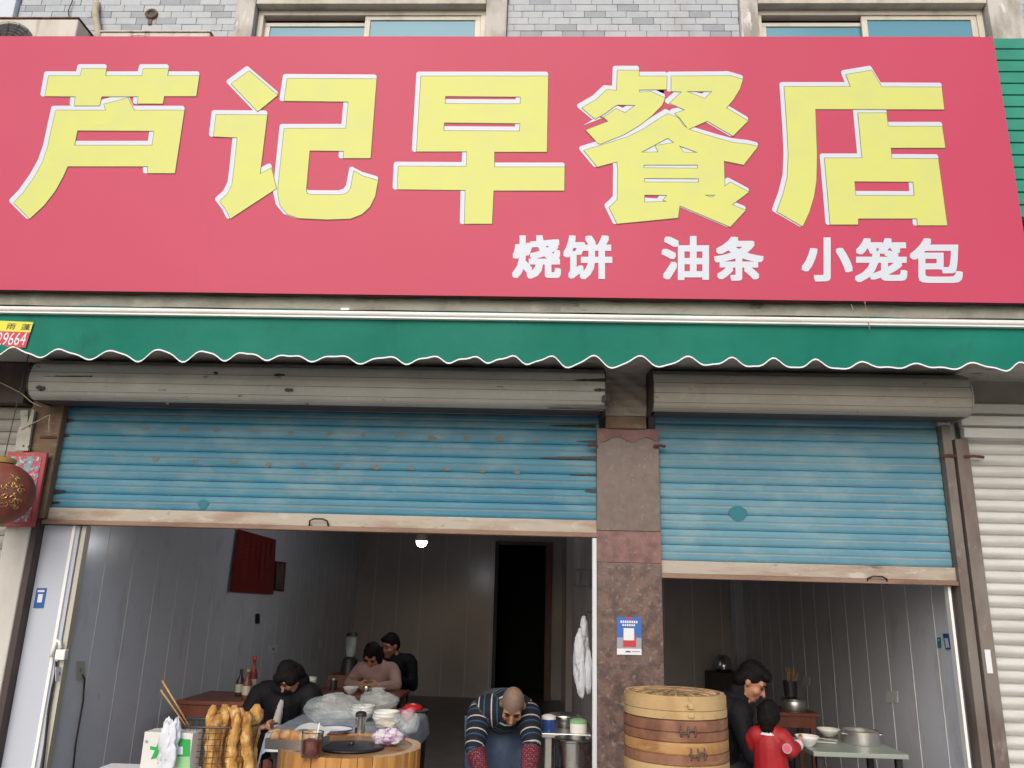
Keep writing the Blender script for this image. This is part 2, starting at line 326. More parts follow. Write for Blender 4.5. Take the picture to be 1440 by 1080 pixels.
def check_mat():
    m = bpy.data.materials.new('oversleeve'); m.use_nodes = True; N = m.node_tree.nodes; L = m.node_tree.links; b = N['Principled BSDF']; b.inputs['Roughness'].default_value = .85
    g = N.new('ShaderNodeNewGeometry'); v = N.new('ShaderNodeTexVoronoi'); v.inputs['Scale'].default_value = 85; v.inputs['Randomness'].default_value = .35; L.new(g.outputs['Position'], v.inputs[0])
    cr = N.new('ShaderNodeValToRGB'); cr.color_ramp.interpolation = 'CONSTANT'; L.new(v.outputs['Distance'], cr.inputs[0])
    e = cr.color_ramp.elements; e[0].color = (.26, .10, .13, 1); e[1].position = .33; e[1].color = (.10, .008, .02, 1)
    L.new(cr.outputs[0], b.inputs['Base Color']); MATS['oversleeve'] = m
stripe_mat(); check_mat()
#@@SETTING@@
# ================================================================== THE SETTING
struct('road', MB().box((-300, -300, -.4), (300, 300, -.13)), 'asphalt')
struct('pavement', MB().box((-60, -7.2, -.128), (60, 10, 0)), 'paving', bevel=.02)
LW, RW, BL, BR_, PL, PR = -3.12, 2.72, 8.5, 6.3, .40, .78        # inner faces of the shop walls
struct('shop_floor', MB().box((LW-.3, .02, -.01), (RW+.1, BL+1.6, .006)), 'room_floor')
struct('ceiling', MB().box((LW-.3, .12, 3.0), (RW+.12, BL+.2, 3.12)), 'room_ceiling')
def panels(parent, axis, fixed, sgn, a, b, pitch, z0, z1, mat, phase=0, skip=None):
    t = a + phase; cuts = [a] + [c for c in np.arange(t, b, pitch) if c > a+.03] + [b]
    for p, q in zip(cuts[:-1], cuts[1:]):
        zz0, zz1 = z0, z1
        m = MB()
        if axis == 'y': m.box((min(fixed, fixed+sgn*.012), p+.002, zz0), (max(fixed, fixed+sgn*.012), q-.004, zz1))
        else: m.box((p+.002, min(fixed, fixed+sgn*.012), zz0), (q-.004, max(fixed, fixed+sgn*.012), zz1))
        obj('panel', m, mat, parent)
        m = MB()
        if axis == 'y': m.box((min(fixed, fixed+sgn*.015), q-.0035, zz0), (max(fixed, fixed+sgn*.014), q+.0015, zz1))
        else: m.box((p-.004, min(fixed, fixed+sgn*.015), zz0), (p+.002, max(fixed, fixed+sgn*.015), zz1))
        obj('joint_glint', m, 'pvc_joint_glint', parent)  # added pale strip in place of light catching the groove edge
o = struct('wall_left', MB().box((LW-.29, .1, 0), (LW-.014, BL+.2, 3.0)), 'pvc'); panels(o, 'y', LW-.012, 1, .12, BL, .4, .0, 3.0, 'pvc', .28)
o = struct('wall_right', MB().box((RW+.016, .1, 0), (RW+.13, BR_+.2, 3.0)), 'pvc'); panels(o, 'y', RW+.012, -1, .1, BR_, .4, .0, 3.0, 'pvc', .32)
DX0, DX1, DZ = -.72, .17, 2.55
o = struct('wall_back', MB().box((LW, BL+.014, 0), (DX0, BL+.2, 3.0)).box((DX0, BL+.014, DZ), (DX1, BL+.2, 3.0)).box((DX1, BL+.014, 0), (PL, BL+.2, 3.0)), 'pvc_back')
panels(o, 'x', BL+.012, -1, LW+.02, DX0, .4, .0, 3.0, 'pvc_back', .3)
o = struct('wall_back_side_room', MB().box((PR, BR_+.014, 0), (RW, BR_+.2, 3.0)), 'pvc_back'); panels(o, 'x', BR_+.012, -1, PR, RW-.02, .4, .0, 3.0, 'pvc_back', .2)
struct('partition_wall', MB().box((PL, .32, 0), (PR, 4.2, 3.0)).box((PL, BR_, 0), (PR, BL+.2, 3.0)), 'pvc_back')  # gap between the two lengths added to let lamp light into the side room
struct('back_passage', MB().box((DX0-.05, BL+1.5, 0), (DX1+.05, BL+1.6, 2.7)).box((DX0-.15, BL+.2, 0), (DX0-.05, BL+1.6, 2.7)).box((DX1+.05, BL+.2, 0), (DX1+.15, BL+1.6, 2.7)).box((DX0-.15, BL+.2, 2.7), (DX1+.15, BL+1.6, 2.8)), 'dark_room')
t = thing('door_frame', 'dark brown wooden frame around the unlit doorway in the back wall', 'door frame', (DX0, BL, 0))
obj('jamb', MB().box((DX0-.03, BL-.04, 0), (DX0+.03, BL+.013, DZ)), 'black', t); obj('jamb', MB().box((DX1-.05, BL-.04, 0), (DX1+.06, BL+.013, DZ)), 'wood_red', t)
obj('lintel', MB().box((DX0+.031, BL-.04, DZ-.06), (DX1-.051, BL+.013, DZ)), 'wood_red', t)

# ------------------------------------------------------------------ the shop building
B = thing('shop_building', 'two storey shop building with grey brick tiled upper wall and weathered concrete beam', 'building', (0, .3, 0))
ZS = 4.85; ZT = 6.195
wins = [(-2.37, -.50), (1.655, 3.43)]
m = MB().box((-7, .012, 3.9), (7, .24, ZS)).box((-7, .012, ZT+.07), (7, .24, 8.2))
for a, b in ((-7, wins[0][0]), (wins[0][1], wins[1][0]), (wins[1][1], 7)): m.box((a, .012, ZS), (b, .24, ZT+.07))
UW = obj('upper_wall', m, 'mortar', B)
bl, bh, px_, pz_ = .1625, .0585, .1665, .0625
bms = [MB().box((0, -.003, 0), (bl, .0115, bh)).mesh('brick', (0, 0, 0), False, 'brick_tile%d' % i) for i in range(4)]
regs = [(-4.36, -2.53), (-.325, 1.51), (3.69, 4.3)]
rest = MB()
for row in range(13):
    z = 5.66 + row*pz_; off = (row % 3)*px_/3 + random.uniform(-.01, .01)
    for a, b in regs:
        x = a - off
        while x < b-.01:
            x0, x1 = max(x, a), min(x+bl, b)
            if x1-x0 > .03:
                k = 3 if random.random() < .17 else random.choice((0, 0, 1, 2))
                if z > 6.36 or (z < 5.72): rest.box((x0, -.003, z), (x1, .0115, z+bh))
                elif x1-x0 < bl-.001: obj('brick', MB().box((x0, -.003, z), (x1, .0115, z+bh)), 'brick_tile%d' % k, UW)
                else: inst('brick', bms[k], UW, (x0, random.uniform(-.0015, .0015), z))
            x += px_
o = obj('brick_rest', rest, 'brick_tile0', UW); o['kind'] = 'stuff'
# pilaster strips of peeling plaster beside the windows
for a, b, mt in ((-2.525, -2.372, 'plaster'), (-.498, -.33, 'plaster'), (1.515, 1.653, 'plaster'), (3.432, 3.685, 'plaster'), (-4.75, -4.37, 'glyph_white')):
    obj('plaster_strip', MB().box((a, -.05, 4.9), (b, .011, 8)), mt, B, bevel=.006)
for a, b in wins:
    obj('window_head', MB().box((a+.001, -.045, ZT), (b-.001, .05, ZT+.16)), 'plaster_trim', B, bevel=.005)
    wnd = obj('window', MB().box((a, .03, ZS+.05), (a+.045, .10, ZT-.045)).box((b-.045, .03, ZS+.05), (b, .10, ZT-.045)).box((a, .03, ZT-.045), (b, .10, ZT)).box((a, .03, ZS), (b, .10, ZS+.05)), 'alu_cream', B, bevel=.004)
    mid = (a+b)/2 - .02
    for s0, s1, yy, zz in ((a+.046, mid+.03, .072, ZT-.085), (mid-.035, b-.046, .04, ZT-.05)):
        obj('sash', MB().box((s0, yy, ZS+.05), (s0+.045, yy+.025, zz-.035)).box((s1-.045, yy, ZS+.05), (s1, yy+.025, zz-.035)).box((s0, yy, zz-.035), (s1, yy+.025, zz)), 'alu_cream', wnd, bevel=.003)
        obj('pane', MB().box((s0+.046, yy+.01, ZS+.05), (s1-.046, yy+.016, zz-.036)), 'window_glass', wnd)
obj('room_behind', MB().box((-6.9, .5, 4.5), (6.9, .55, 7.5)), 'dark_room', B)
obj('roof_slab', MB().box((-7, .3, 8.0), (7, 9, 8.2)), 'concrete', B)
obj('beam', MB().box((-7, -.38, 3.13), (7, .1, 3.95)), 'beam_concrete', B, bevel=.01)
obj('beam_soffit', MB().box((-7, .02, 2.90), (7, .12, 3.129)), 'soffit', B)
obj('party_wall', MB().box((-6.9, .13, 0), (LW-.31, .25, 3.1)), 'whitewash', B); obj('party_wall', MB().box((RW+.14, .13, 0), (6.9, .25, 3.1)), 'whitewash', B)
obj('side_pier', MB().box((-3.62, -.02, 0), (-3.445, .12, 2.04)), 'whitewash', B, bevel=.01)
obj('side_pier', MB().box((-3.60, -.015, 2.041), (-3.37, .12, 2.899)), 'cement_brown', B, bevel=.008)
obj('jamb_panel', MB().box((-3.40, .06, 0), (LW-.03, .11, 2.0)), 'pvc_jamb', B)
obj('jamb_trim', MB().box((-3.195, .045, 0), (-3.175, .059, 2.0)), 'white_plastic', B)
obj('jamb_trim', MB().box((-3.13, .05, 0), (-3.10, .109, 2.0)), 'cream_plastic', B)
obj('jamb_trim', MB().box((2.655, .05, 0), (2.672, .10, 1.75)), 'white_plastic', B)

# ------------------------------------------------------------------ granite pillar
P = thing('stone_pillar', 'brown granite clad pillar standing between the two shop openings', 'pillar', (.59, .15, 0))
obj('granite_slab', MB().box((.382, 0, 0), (.805, .315, 1.845)), 'granite', P, bevel=.004)
obj('granite_slab', MB().box((.3825, .001, 1.847), (.8045, .315, 2.05)), 'granite_pink', P, bevel=.001, label='pinkish granite band on the pillar')
obj('granite_slab', MB().box((.382, .0005, 2.052), (.805, .315, 2.735)), 'granite_pale', P, bevel=.004, label='pale dusty granite slab of the pillar')
cap = MB().grid(18, 4, lambda u, v: (.383+.421*u, -.006-.002*math.sin(u*9), 2.742-v*(.055+.04*(math.sin(u*13+.6)*.5+.5)*(1 if .05 < u < .97 else .4))))
obj('paint_drip', cap, 'granite_red', P)
obj('cement_neck', MB().box((.44, -.03, 2.74), (.72, .019, 2.83)), 'cement_brown', P, bevel=.012)
def neck(u, v):
    z = 2.83+.30*v; return (.44+.28*u, -.02-.03*v*v-.008*math.sin(u*11+v*17)-.006*math.sin(v*40), z)
obj('cement_patch', MB().grid(14, 18, neck), 'soffit', P, smooth=True)
obj('post', MB().box((.352, .0, 0), (.381, .05, 2.0)), 'pvc_post', P, bevel=.004, label='white plastic edge post on the pillar')

# ------------------------------------------------------------------ roller shutters
def shutter(label, x0, x1, zb, mat, hx0, hx1, hmat, rails):
    t = thing('roller_shutter', label, 'roller shutter', ((x0+x1)/2, .05, zb), 'half raised blue roller shutters')
    pitch = .103; prof = []
    n = 16
    for k in range(n+1):
        u = k/n; y = -.005*min(1, 6*min(u, 1-u)) - .002*math.sin(u*math.pi) + .004*math.exp(-((u-.52)/.05)**2)
        prof.append((.055+y, u*pitch))
    prof[0] = (.062, .0); prof[-1] = (.062, pitch); prof[1] = (.055, .003); prof[-2] = (.055, pitch-.003)
    me = MB().prism(prof + [(.075, pitch), (.075, 0)], 'x', x0, x1).mesh('slat', (0, 0, 0), False, mat)
    z = zb+.115; k = 0
    while z < 2.80:
        inst('slat', me, t, (0, random.uniform(-.0006, .0006), z)); z += pitch
    obj('bottom_bar', MB().box((x0-.01, .028, zb+.03), (x1+.01, .085, zb+.114)), 'bottom_bar', t, bevel=.004)
    obj('bottom_lip', MB().box((x0-.012, .005, zb), (x1+.012, .085, zb+.029)), 'bar_lip', t, bevel=.004)
    # rolled housing: bent metal strips
    pr = [(-.03, 3.125), (-.17, 3.115), (-.265, 3.065), (-.30, 2.995), (-.303, 2.925), (-.285, 2.865), (-.25, 2.83), (-.20, 2.82)]
    for a, b in zip(pr[:-1], pr[1:]):
        dy, dz = b[0]-a[0], b[1]-a[1]; ln = math.hypot(dy, dz); ny, nz = -dz/ln, dy/ln
        if ny > 0 and a[0] < -.2 and False: ny, nz = -ny, -nz
        q = [(a[0]+dy*.02, a[1]+dz*.02), (a[0]+dy*.5+ny*-.004, a[1]+dz*.5+nz*-.004), (b[0]-dy*.02, b[1]-dz*.02), (b[0]+.012, b[1]+.004), (a[0]+.012, a[1]-.006)]
        obj('housing_strip', MB().prism(q, 'x', hx0, hx1), hmat, t)
    core = [(p[0]+.016, p[1]-.004) for p in pr] + [(.0, 2.83), (.0, 3.11)]
    obj('housing_core', MB().prism(core, 'x', hx0+.02, hx1-.02), 'rail_dark', t)
    for hx in (hx0-.004, hx1+.004):
        obj('end_plate', MB().prism([(p[0]*1.02-.003, p[1]) for p in pr] + [(.0, 2.82), (.0, 3.12)], 'x', hx-.004, hx+.004), 'rail_dark' if hx < 2 else 'housing_tan', t)
    for a, b, mt in rails: obj('guide_rail', MB().box((a, -.012, 0), (b, .10, 2.81)), mt, t, bevel=.004)
    return t
SL = shutter('wide blue roller shutter rolled half up over the doughstick stall', -3.385, .40, 2.005, 'shutter_blue', -3.465, .415, 'housing', [(-3.442, -3.402, 'rail_dark')])
SR = shutter('narrow faded blue roller shutter half raised beside the white shutter', .79, 2.70, 1.755, 'shutter_blue_pale', .735, 2.775, 'housing_tan', [(2.705, 2.765, 'rail')])
def handle(p, parent):
    x, y, z = p; obj('handle', MB().tube([(x-.065, y, z-.03), (x-.06, y-.02, z+.005), (x-.03, y-.03, z+.018), (x+.03, y-.03, z+.018), (x+.06, y-.02, z+.005), (x+.065, y, z-.03)], .006), 'iron', parent, smooth=True)
handle(PY(449, 734, .02), SL); handle(PY(1232, 815, .02), SR)
def patch(p, r, parent):
    obj('paint_patch', MB().prism([(p.x+r*1.2*math.cos(a)*(1+.1*math.sin(3*a)), p.z+r*math.sin(a)) for a in np.linspace(0, 2*math.pi, 20)[:-1]], 'y', .0442, .046), 'teal_patch', parent)
patch(PY(285, 709, .04), .032, SL); patch(PY(1038, 722, .04), .05, SR); 
def bolt(p, ln, parent): obj('bolt', MB().tube([(p.x-ln/2, p.y-.01, p.z), (p.x, p.y-.02, p.z+.004), (p.x+ln/2, p.y-.01, p.z)], .011), 'rust', parent)
bolt(PY(1333, 642, .0), .10, SR); bolt(PY(833, 627, .0), .07, SL); bolt(PY(927, 628, .0), .08, SR); bolt(PY(70, 616, .0), .12, SL)
def grease_on_housing(parent):
    for x0, x1, y, h, yy in ((808, 852, 534, 6, -.3055), (835, 852, 548, 5, -.3055), (770, 852, 573, 4, -.277), (846, 853, 560, 12, -.305), (50, 62, 545, 7, -.3055), (60, 130, 529, 2.5, -.3055), (385, 400, 527, 4, -.3055), (400, 412, 548, 5, -.3055), (300, 306, 524, 3, -.3055), (233, 238, 567, 4, -.29), (428, 433, 568, 4, -.29)):
        n = 10; up_ = []; dn = []; full = x1-x0 < 20
        for k in range(n+1):
            u = k/n; x = x0+(x1-x0)*u; g = (u**.7 if not full else .4+.6*math.sin(math.pi*u))*h*(.55+.6*random.random()); a_ = PY(x, y-g*.5, yy); b_ = PY(x, y+g*.5+.3, yy); up_.append((a_.x, a_.z)); dn.append((b_.x, b_.z))
        obj('grease_streak', MB().prism(up_+dn[::-1], 'y', yy, yy+.02), 'grease', parent)
for q in ((203,602),(257,604),(303,604),(357,606),(408,608),(462,609),(510,611),(560,612),(607,615),(655,615),(703,617),(753,620),(218,645),(273,647),(327,649),(377,653),(425,653),(473,655),(528,657),(577,658),(627,659),(678,662),(727,664)):
    p = PY(*q, .035); rr = random.uniform(.016, .034); rh = random.uniform(.010, .016); ph = random.uniform(0, 6)
    obj('rust_spot', MB().prism([(p.x+rr*math.cos(a)*(1+.25*math.sin(3*a+ph)), p.z+rh*math.sin(a)*(1+.3*math.sin(2*a+ph))) for a in np.linspace(0, 2*math.pi, 15)[:-1]], 'y', .0448, .046), 'rust_spot', SL)
for x0, x1, y, h in ((772, 838, 598, 5), (758, 838, 643, 5), (810, 838, 620, 3), (800, 838, 667, 2.5), (822, 838, 690, 6), (84, 104, 590, 9), (80, 98, 612, 5), (70, 92, 690, 9), (66, 84, 706, 7)):
    ed = x1 > 500; n = 9; up_ = []; dn = []
    for k in range(n+1):
        u = k/n; x = x0+(x1-x0)*u; g = (u if ed else 1-u)**.6*h*(.7+.5*random.random()); a_ = PY(x, y-g*.4, .036); b_ = PY(x, y+g*.6+.4, .036); up_.append((a_.x, a_.z)); dn.append((b_.x, b_.z))
    obj('grease_streak', MB().prism(up_+dn[::-1], 'y', .0446, .046), 'grease', SL)
grease_on_housing(SL)
# white shutter of the shop next door
t = thing('roller_shutter', 'closed white roller shutter of the shop next door', 'roller shutter', (4.4, .05, 0))
obj('guide_rail', MB().box((2.782, -.02, 0), (2.868, .10, 2.715)), 'rail', t, bevel=.004); bolt(PY(1368, 643, -.01), .13, t)
obj('tape_scrap', MB().box((2.80, -.024, 1.23), (2.835, -.021, 1.37)), 'white_print', t)
prof = [(.055, 0), (.05, .006)] + [(.04-.018*math.sin(k/10*math.pi), .008+.062*k/10) for k in range(11)] + [(.05, .072), (.055, .076)]
me = MB().prism(prof + [(.07, .076), (.07, 0)], 'x', 2.872, 6.2).mesh('slat', (0, 0, 0), False, 'white_shutter')
for k in range(37): inst('slat', me, t, (0, 0, .02+k*.0765))
wide = MB().prism([(.05, 0), (.02, .01), (.012, .07), (.05, .085), (.07, .085), (.07, 0)], 'x', 2.84, 6.2)
for k in range(3): inst('head_strip', wide.mesh('head_strip', (0, 0, 0), False, 'white_shutter'), t, (0, -.05+.012*k, 2.715+.088*k))
# grey shutter on the other side
t = thing('roller_shutter', 'dirty grey closed roller shutter behind the hanging lantern', 'roller shutter', (-4.8, .05, 0))
me = MB().prism([(.055, 0), (.045, .006), (.03, .04), (.045, .085), (.055, .09), (.07, .09), (.07, 0)], 'x', -6.2, -3.63).mesh('slat', (0, 0, 0), False, 'grey_shutter')
for k in range(31): inst('slat', me, t, (0, 0, .02+k*.0905))
obj('head_board', MB().box((-6.2, -.08, 2.831), (-3.63, .06, 3.12)), 'rail_dark', t)
t = thing('bent_metal_strip', 'bent pale metal strip nailed to the brown pier above the framed picture', 'metal strip', PY(35, 635, -.03))
c = [PY(*p, -.05) for p in ((29, 577), (40, 577), (39, 596), (46, 575), (49, 577), (44, 606), (40, 634), (21, 634), (26, 605), (30, 597))]
vv = [(p.x, p.z) for p in c]
obj('plate', MB().prism(vv, 'y', -.055, -.035), 'old_paint', t)
for q in ((42, 600), (33, 627), (40, 628)):
    p = PY(*q, -.057); obj('nail', MB().cyl((p.x, -.058, p.z), (p.x, -.05, p.z), .007, n=8), 'rust', t)
tag(obj('loose_wire', MB().tube([PY(*p, -.10) for p in ((0, 538), (15, 545), (30, 553), (45, 566), (58, 572))], .004), 'pipe_tape', smooth=True), 'thin loose wire sagging under the end of the green awning', 'wire')
tag(obj('loose_string', MB().tube([PY(*p, -.06) for p in ((30, 604), (42, 597), (55, 591), (66, 585), (70, 583), (69, 592), (69, 608))], .0035), 'pipe_tape', smooth=True), 'pale string tied across the brown pier beside the wide blue shutter', 'string')

# ------------------------------------------------------------------ signboard
SY = -.45
SG = thing('shop_sign', 'long red shop sign with big yellow characters and smaller white ones', 'sign', (-.5, SY, 3.52))
sx0, sx1, sz0, sz1 = -4.36, 3.17, 3.525, 5.553
def face(u, v):
    x = sx0+(sx1-sx0)*u; z = sz0+(sz1-sz0)*v
    k = math.exp(-((x-3.15)/.25)**2-((z-5.5)/.12)**2)
    return (x, SY - .0005*math.sin(x*2.1+z*.7) - .0003*math.sin(x*5.3-z*3.1) - .005*k*math.sin((x*.8+z)*60), z)
obj('banner', MB().grid(160, 40, face), 'banner', SG, smooth=True)
obj('banner_edge', MB().box((sx0, SY+.003, sz1-.004), (sx1, SY+.055, sz1)).box((sx0, SY+.003, sz0), (sx0+.004, SY+.055, sz1-.004)).box((sx1-.004, SY+.003, sz0), (sx1, SY+.055, sz1-.004)), 'banner', SG)
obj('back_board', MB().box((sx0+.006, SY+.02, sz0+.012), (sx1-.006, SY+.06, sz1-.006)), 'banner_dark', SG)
def under(u, v):
    x = sx0+(sx1-sx0)*u; return (x, SY+.004+.06*v, sz0+.004*math.sin(x*7)*v+.003*math.sin(x*23)*v)
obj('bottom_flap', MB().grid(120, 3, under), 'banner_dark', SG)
for x in (-3.6, -1.3, .9, 2.7): obj('bracket', MB().box((x-.02, SY+.062, 4.1), (x+.02, .011, 4.14)), 'rust', SG)
def area(L_): return .5*sum(L_[i][0]*L_[(i+1) % len(L_)][1]-L_[(i+1) % len(L_)][0]*L_[i][1] for i in range(len(L_)))
def offset(L_, r, rnd=True):
    n = len(L_); out = []
    for i in range(n):
        a, b, c = (Vector(L_[i-1]), Vector(L_[i]), Vector(L_[(i+1) % n])); d0 = (b-a).normalized(); d1 = (c-b).normalized()
        n0 = Vector((d0.y, -d0.x)); n1 = Vector((d1.y, -d1.x)); cr = d0.x*d1.y-d0.y*d1.x
        if cr > .02 and rnd:
            a0 = math.atan2(n0.y, n0.x); a1 = math.atan2(n1.y, n1.x)
            while a1 < a0: a1 += 2*math.pi
            st = max(1, int((a1-a0)/.5)+1)
            out += [(b.x+r*math.cos(a0+(a1-a0)*k/st), b.y+r*math.sin(a0+(a1-a0)*k/st)) for k in range(st+1)]
        else:
            mm = (n0+n1); mm = mm/ max(.35, mm.length_squared/2) if mm.length > 1e-6 else n0
            out.append((b.x+mm.x*r, b.y+mm.y*r))
    return out
def glyph_mesh(loops, y):
    """loops in photo pixels (outer first, then holes) -> flat mesh on the sign"""
    w3 = []
    for L_ in loops:
        w3.append([PY(px, py, SY) for px, py in L_])
    tri = tessellate_polygon([[Vector((p.x, p.z, 0)) for p in l] for l in w3]); flat = [p for l in w3 for p in l]
    return [(p.x, y, p.z) for p in flat], [tuple(q) for q in tri]
def glyph(pieces, nm='character'):
    ym, wm, lm = MB(), MB(), MB()
    for k, (outer, holes) in enumerate(pieces):
        o_ = outer if area(outer) > 0 else outer[::-1]; hs = [h if area(h) < 0 else h[::-1] for h in holes]
        ym.add(*glyph_mesh([o_]+hs, SY-.0042-.0002*k))
        for l_ in [o_]+hs:
            for q in range(len(l_)):
                a_, b_ = Vector(l_[q-1]), Vector(l_[q]); d_ = (b_-a_).normalized(); n_ = Vector((d_.y, -d_.x))*.75; a_ = a_-d_*.4; b_ = b_+d_*.4
                lm.add([(p.x, SY-.0031-.0002*k-.000004*q, p.z) for p in (PY(*c_, SY) for c_ in (a_-n_, b_-n_, b_+n_, a_+n_))], [(0, 1, 2, 3)])
        sh = [offset(o_, 3.4)] + [h2 for h2 in (offset(h, 3.4, False) for h in hs) if area(h2) < -8]
        sh = [[(x-3.3, y-3.3) for x, y in l] for l in sh]
        wm.add(*glyph_mesh(sh, SY-.0018-.0002*k))
    g = obj(nm, ym, 'glyph_yellow', SG); obj('shadow', wm, 'glyph_white', g); obj('outline', lm, 'glyph_line', g)
def T(L_, ox, oy, s): return [(ox+x/s, oy+y/s) for x, y in L_]
def t1(L_): return T(L_, 0, 85, 4.5)
glyph([(t1([(310,100),(510,100),(520,55),(675,55),(668,100),(900,100),(910,55),(1068,55),(1060,100),(1262,100),(1243,228),(1040,228),(1032,275),(872,275),(878,230),(645,230),(632,288),(472,288),(480,230),(287,228)]), []),
       (t1([(355,318),(672,318),(660,280),(812,238),(850,318),(1168,318),(1108,715),(935,715),(938,672),(430,672),(400,740),(350,830),(280,920),(190,1003),(90,903),(150,840),(220,740),(270,650),(305,550),(330,430)]), [t1([(492,445),(978,448),(965,540),(472,540)])])])
def t2(L_): return T(L_, 260, 85, 4.5)
glyph([(t2([(408,68),(588,222),(462,325),(295,150)]), []),
       (t2([(200,345),(522,348),(476,722),(548,683),(580,812),(290,1002),(265,950),(222,893),(270,850),(300,790),(312,700),(334,490),(183,483)]), []),
       (t2([(650,117),(1213,120),(1175,620),(1003,620),(1008,575),(790,572),(768,825),(775,845),(800,852),(990,853),(1030,840),(1050,810),(1070,703),(1130,735),(1222,762),(1205,860),(1170,930),(1120,975),(1050,1003),(900,1008),(720,1000),(650,975),(605,920),(590,850),(592,800),(630,433),(1020,433),(1036,263),(630,258)]), [])])
def t3(L_): return T(L_, 520, 85, 4.5)
glyph([(t3([(325,102),(1128,102),(1120,580),(788,580),(788,677),(1232,677),(1230,825),(783,825),(773,1035),(600,1035),(606,822),(175,817),(182,672),(612,674),(616,578),(297,578)]),
        [t3([(478,228),(955,232),(953,278),(476,276)]), t3([(470,395),(952,400),(948,450),(467,447)])])])
A_ = lambda L_: T(L_, 800, 85, 9); B_ = lambda L_: T(L_, 920, 85, 9); C_ = lambda L_: T(L_, 800, 205, 9); D_ = lambda L_: T(L_, 920, 205, 9)
glyph([(A_([(615,130),(885,130),(885,205),(1240,205),(1235,370),(890,375),(890,408),(1040,400),(1215,480),(1180,570),(1050,700),(900,820),(700,940),(400,1060),(370,1055),(215,885),(500,775),(440,725),(595,615),(712,668),(845,570),(610,565),(570,590),(450,680),(330,745),(165,605),(350,500),(480,375),(605,385)]), []),
       (B_([(215,205),(895,200),(945,195),(1120,245),(1080,370),(1000,500),(910,605),(1185,770),(995,960),(670,770),(430,875),(330,740),(260,675),(390,630),(195,545),(350,400),(215,395)]), [B_([(400,395),(735,395),(640,488)])]),
       (B_([(170,680)]) + A_([(1100,770),(950,870),(750,970),(500,1050)]) + C_([(190,65),(360,270),(610,205),(620,300),(615,680),(570,730),(510,785),(610,990),(1380,915)]) + D_([(320,760),(960,1030),(1155,820),(980,750),(1195,590),(960,465),(890,520),(880,195),(1130,245),(1310,15)]) + B_([(1200,1068),(1000,1045),(800,990),(600,930),(440,880),(370,830),(300,730)]),
        [C_([(945,245)])+D_([(553,245),(550,290)])+C_([(945,285)]), C_([(950,415)])+D_([(565,418),(562,468)])+C_([(950,465)]), C_([(955,625),(1245,628),(1190,690),(1240,710),(955,720)]), D_([(630,625),(775,625),(725,660)]),
         [(901.1,214.8),(938.9,194.4),(948,201),(921.5,205.5),(925.6,214.4)], D_([(310,0),(370,88),(555,90)])])])
def t5(L_): return T(L_, 1060, 85, 4.5)
glyph([(t5([(192,168),(612,168),(582,92),(745,65),(808,170),(1187,172),(1203,312),(388,310),(398,600),(395,760),(380,860),(350,960),(308,1052),(145,958),(185,850),(212,740),(218,600),(210,430)]), []),
       (t5([(658,335),(838,335),(848,420),(1190,420),(1210,555),(865,555),(870,623),(1165,625),(1222,1045),(1035,1045),(1032,1002),(658,1002),(658,1040),(483,1040),(447,620),(685,620)]), [t5([(635,767),(1008,770),(1015,858),(643,857)])])])
DG = bpy.context.evaluated_depsgraph_get
def text_mesh(s, offset_=0.0):
    c = bpy.data.curves.new('txt', 'FONT'); c.body = s; c.offset = offset_; c.resolution_u = 3; o = bpy.data.objects.new('txt', c); COL.objects.link(o)
    d = DG(); e = o.evaluated_get(d); me = e.to_mesh(); vv = np.array([tuple(v.co)[:2] for v in me.vertices]); ff = [tuple(p.vertices) for p in me.polygons]; e.to_mesh_clear()
    COL.objects.unlink(o); bpy.data.objects.remove(o); bpy.data.curves.remove(c); return vv, ff
def text_on(s, quad, y, mat, parent, off=0.0, name='lettering', shear=0):
    """lettering stretched over the pixel box quad=(x0,y0,x1,y1) on the vertical plane y"""
    vv, ff = text_mesh(s, off); mn, mx = vv.min(0), vv.max(0); uv = (vv-mn)/(mx-mn); x0, y0, x1, y1 = quad
    pts = [PY(x0+(x1-x0)*u+shear*(v-.5), y1+(y0-y1)*v, y) for u, v in uv]
    return obj(name, MB().add([(p.x, y, p.z) for p in pts], ff), mat, parent)
def bold_text(s, q, y, mat, parent, r):
    vv, ff = text_mesh(s); mn, mx = vv.min(0), vv.max(0); uv = (vv-mn)/(mx-mn); x0, y0, x1, y1 = q; x0 += r; x1 -= r; y0 += r; y1 -= r; mb = MB()
    for k, (dx, dy) in enumerate([(0, 0)] + [(r*math.cos(a), r*math.sin(a)) for a in np.linspace(0, 2*math.pi, 13)[:-1]] + [(r, r), (-r, r), (r, -r), (-r, -r)]):
        pts = [PY(x0+(x1-x0)*u+dx, y1+(y0-y1)*v+dy, y) for u, v in uv]; mb.add([(p.x, y-.00012*k, p.z) for p in pts], ff)
    return obj('character', mb, mat, parent)
for ch, q in (('烧', (720, 331, 789, 392)), ('饼', (792, 331, 861, 393)), ('油', (930, 332, 997, 394)), ('条', (1004, 333, 1074, 395)), ('小', (1127, 334, 1199, 396)), ('笼', (1202, 335, 1276, 397)), ('包', (1279, 335, 1354, 398))):
    bold_text(ch, q, SY-.0018, 'glyph_white', SG, 2.1)
# neighbouring green sign
t = thing('sheet_metal_sign', 'green ribbed sheet metal sign back of the shop next door', 'sign', (4.6, -.3, 4.1))
me = MB().prism([(-.30, 0), (-.325, .006), (-.327, .088), (-.30, .094), (-.285, .094), (-.285, 0)], 'x', 3.215, 6.3).mesh('sheet_rib', (0, 0, 0), False, 'green_sheet')
for k in range(15): inst('sheet_rib', me, t, (0, 0, 4.20+k*.0965))
obj('back_frame', MB().box((3.23, -.284, 4.2), (6.3, .011, 4.26)).box((3.23, -.284, 5.55), (6.3, .011, 5.6)), 'rust', t)

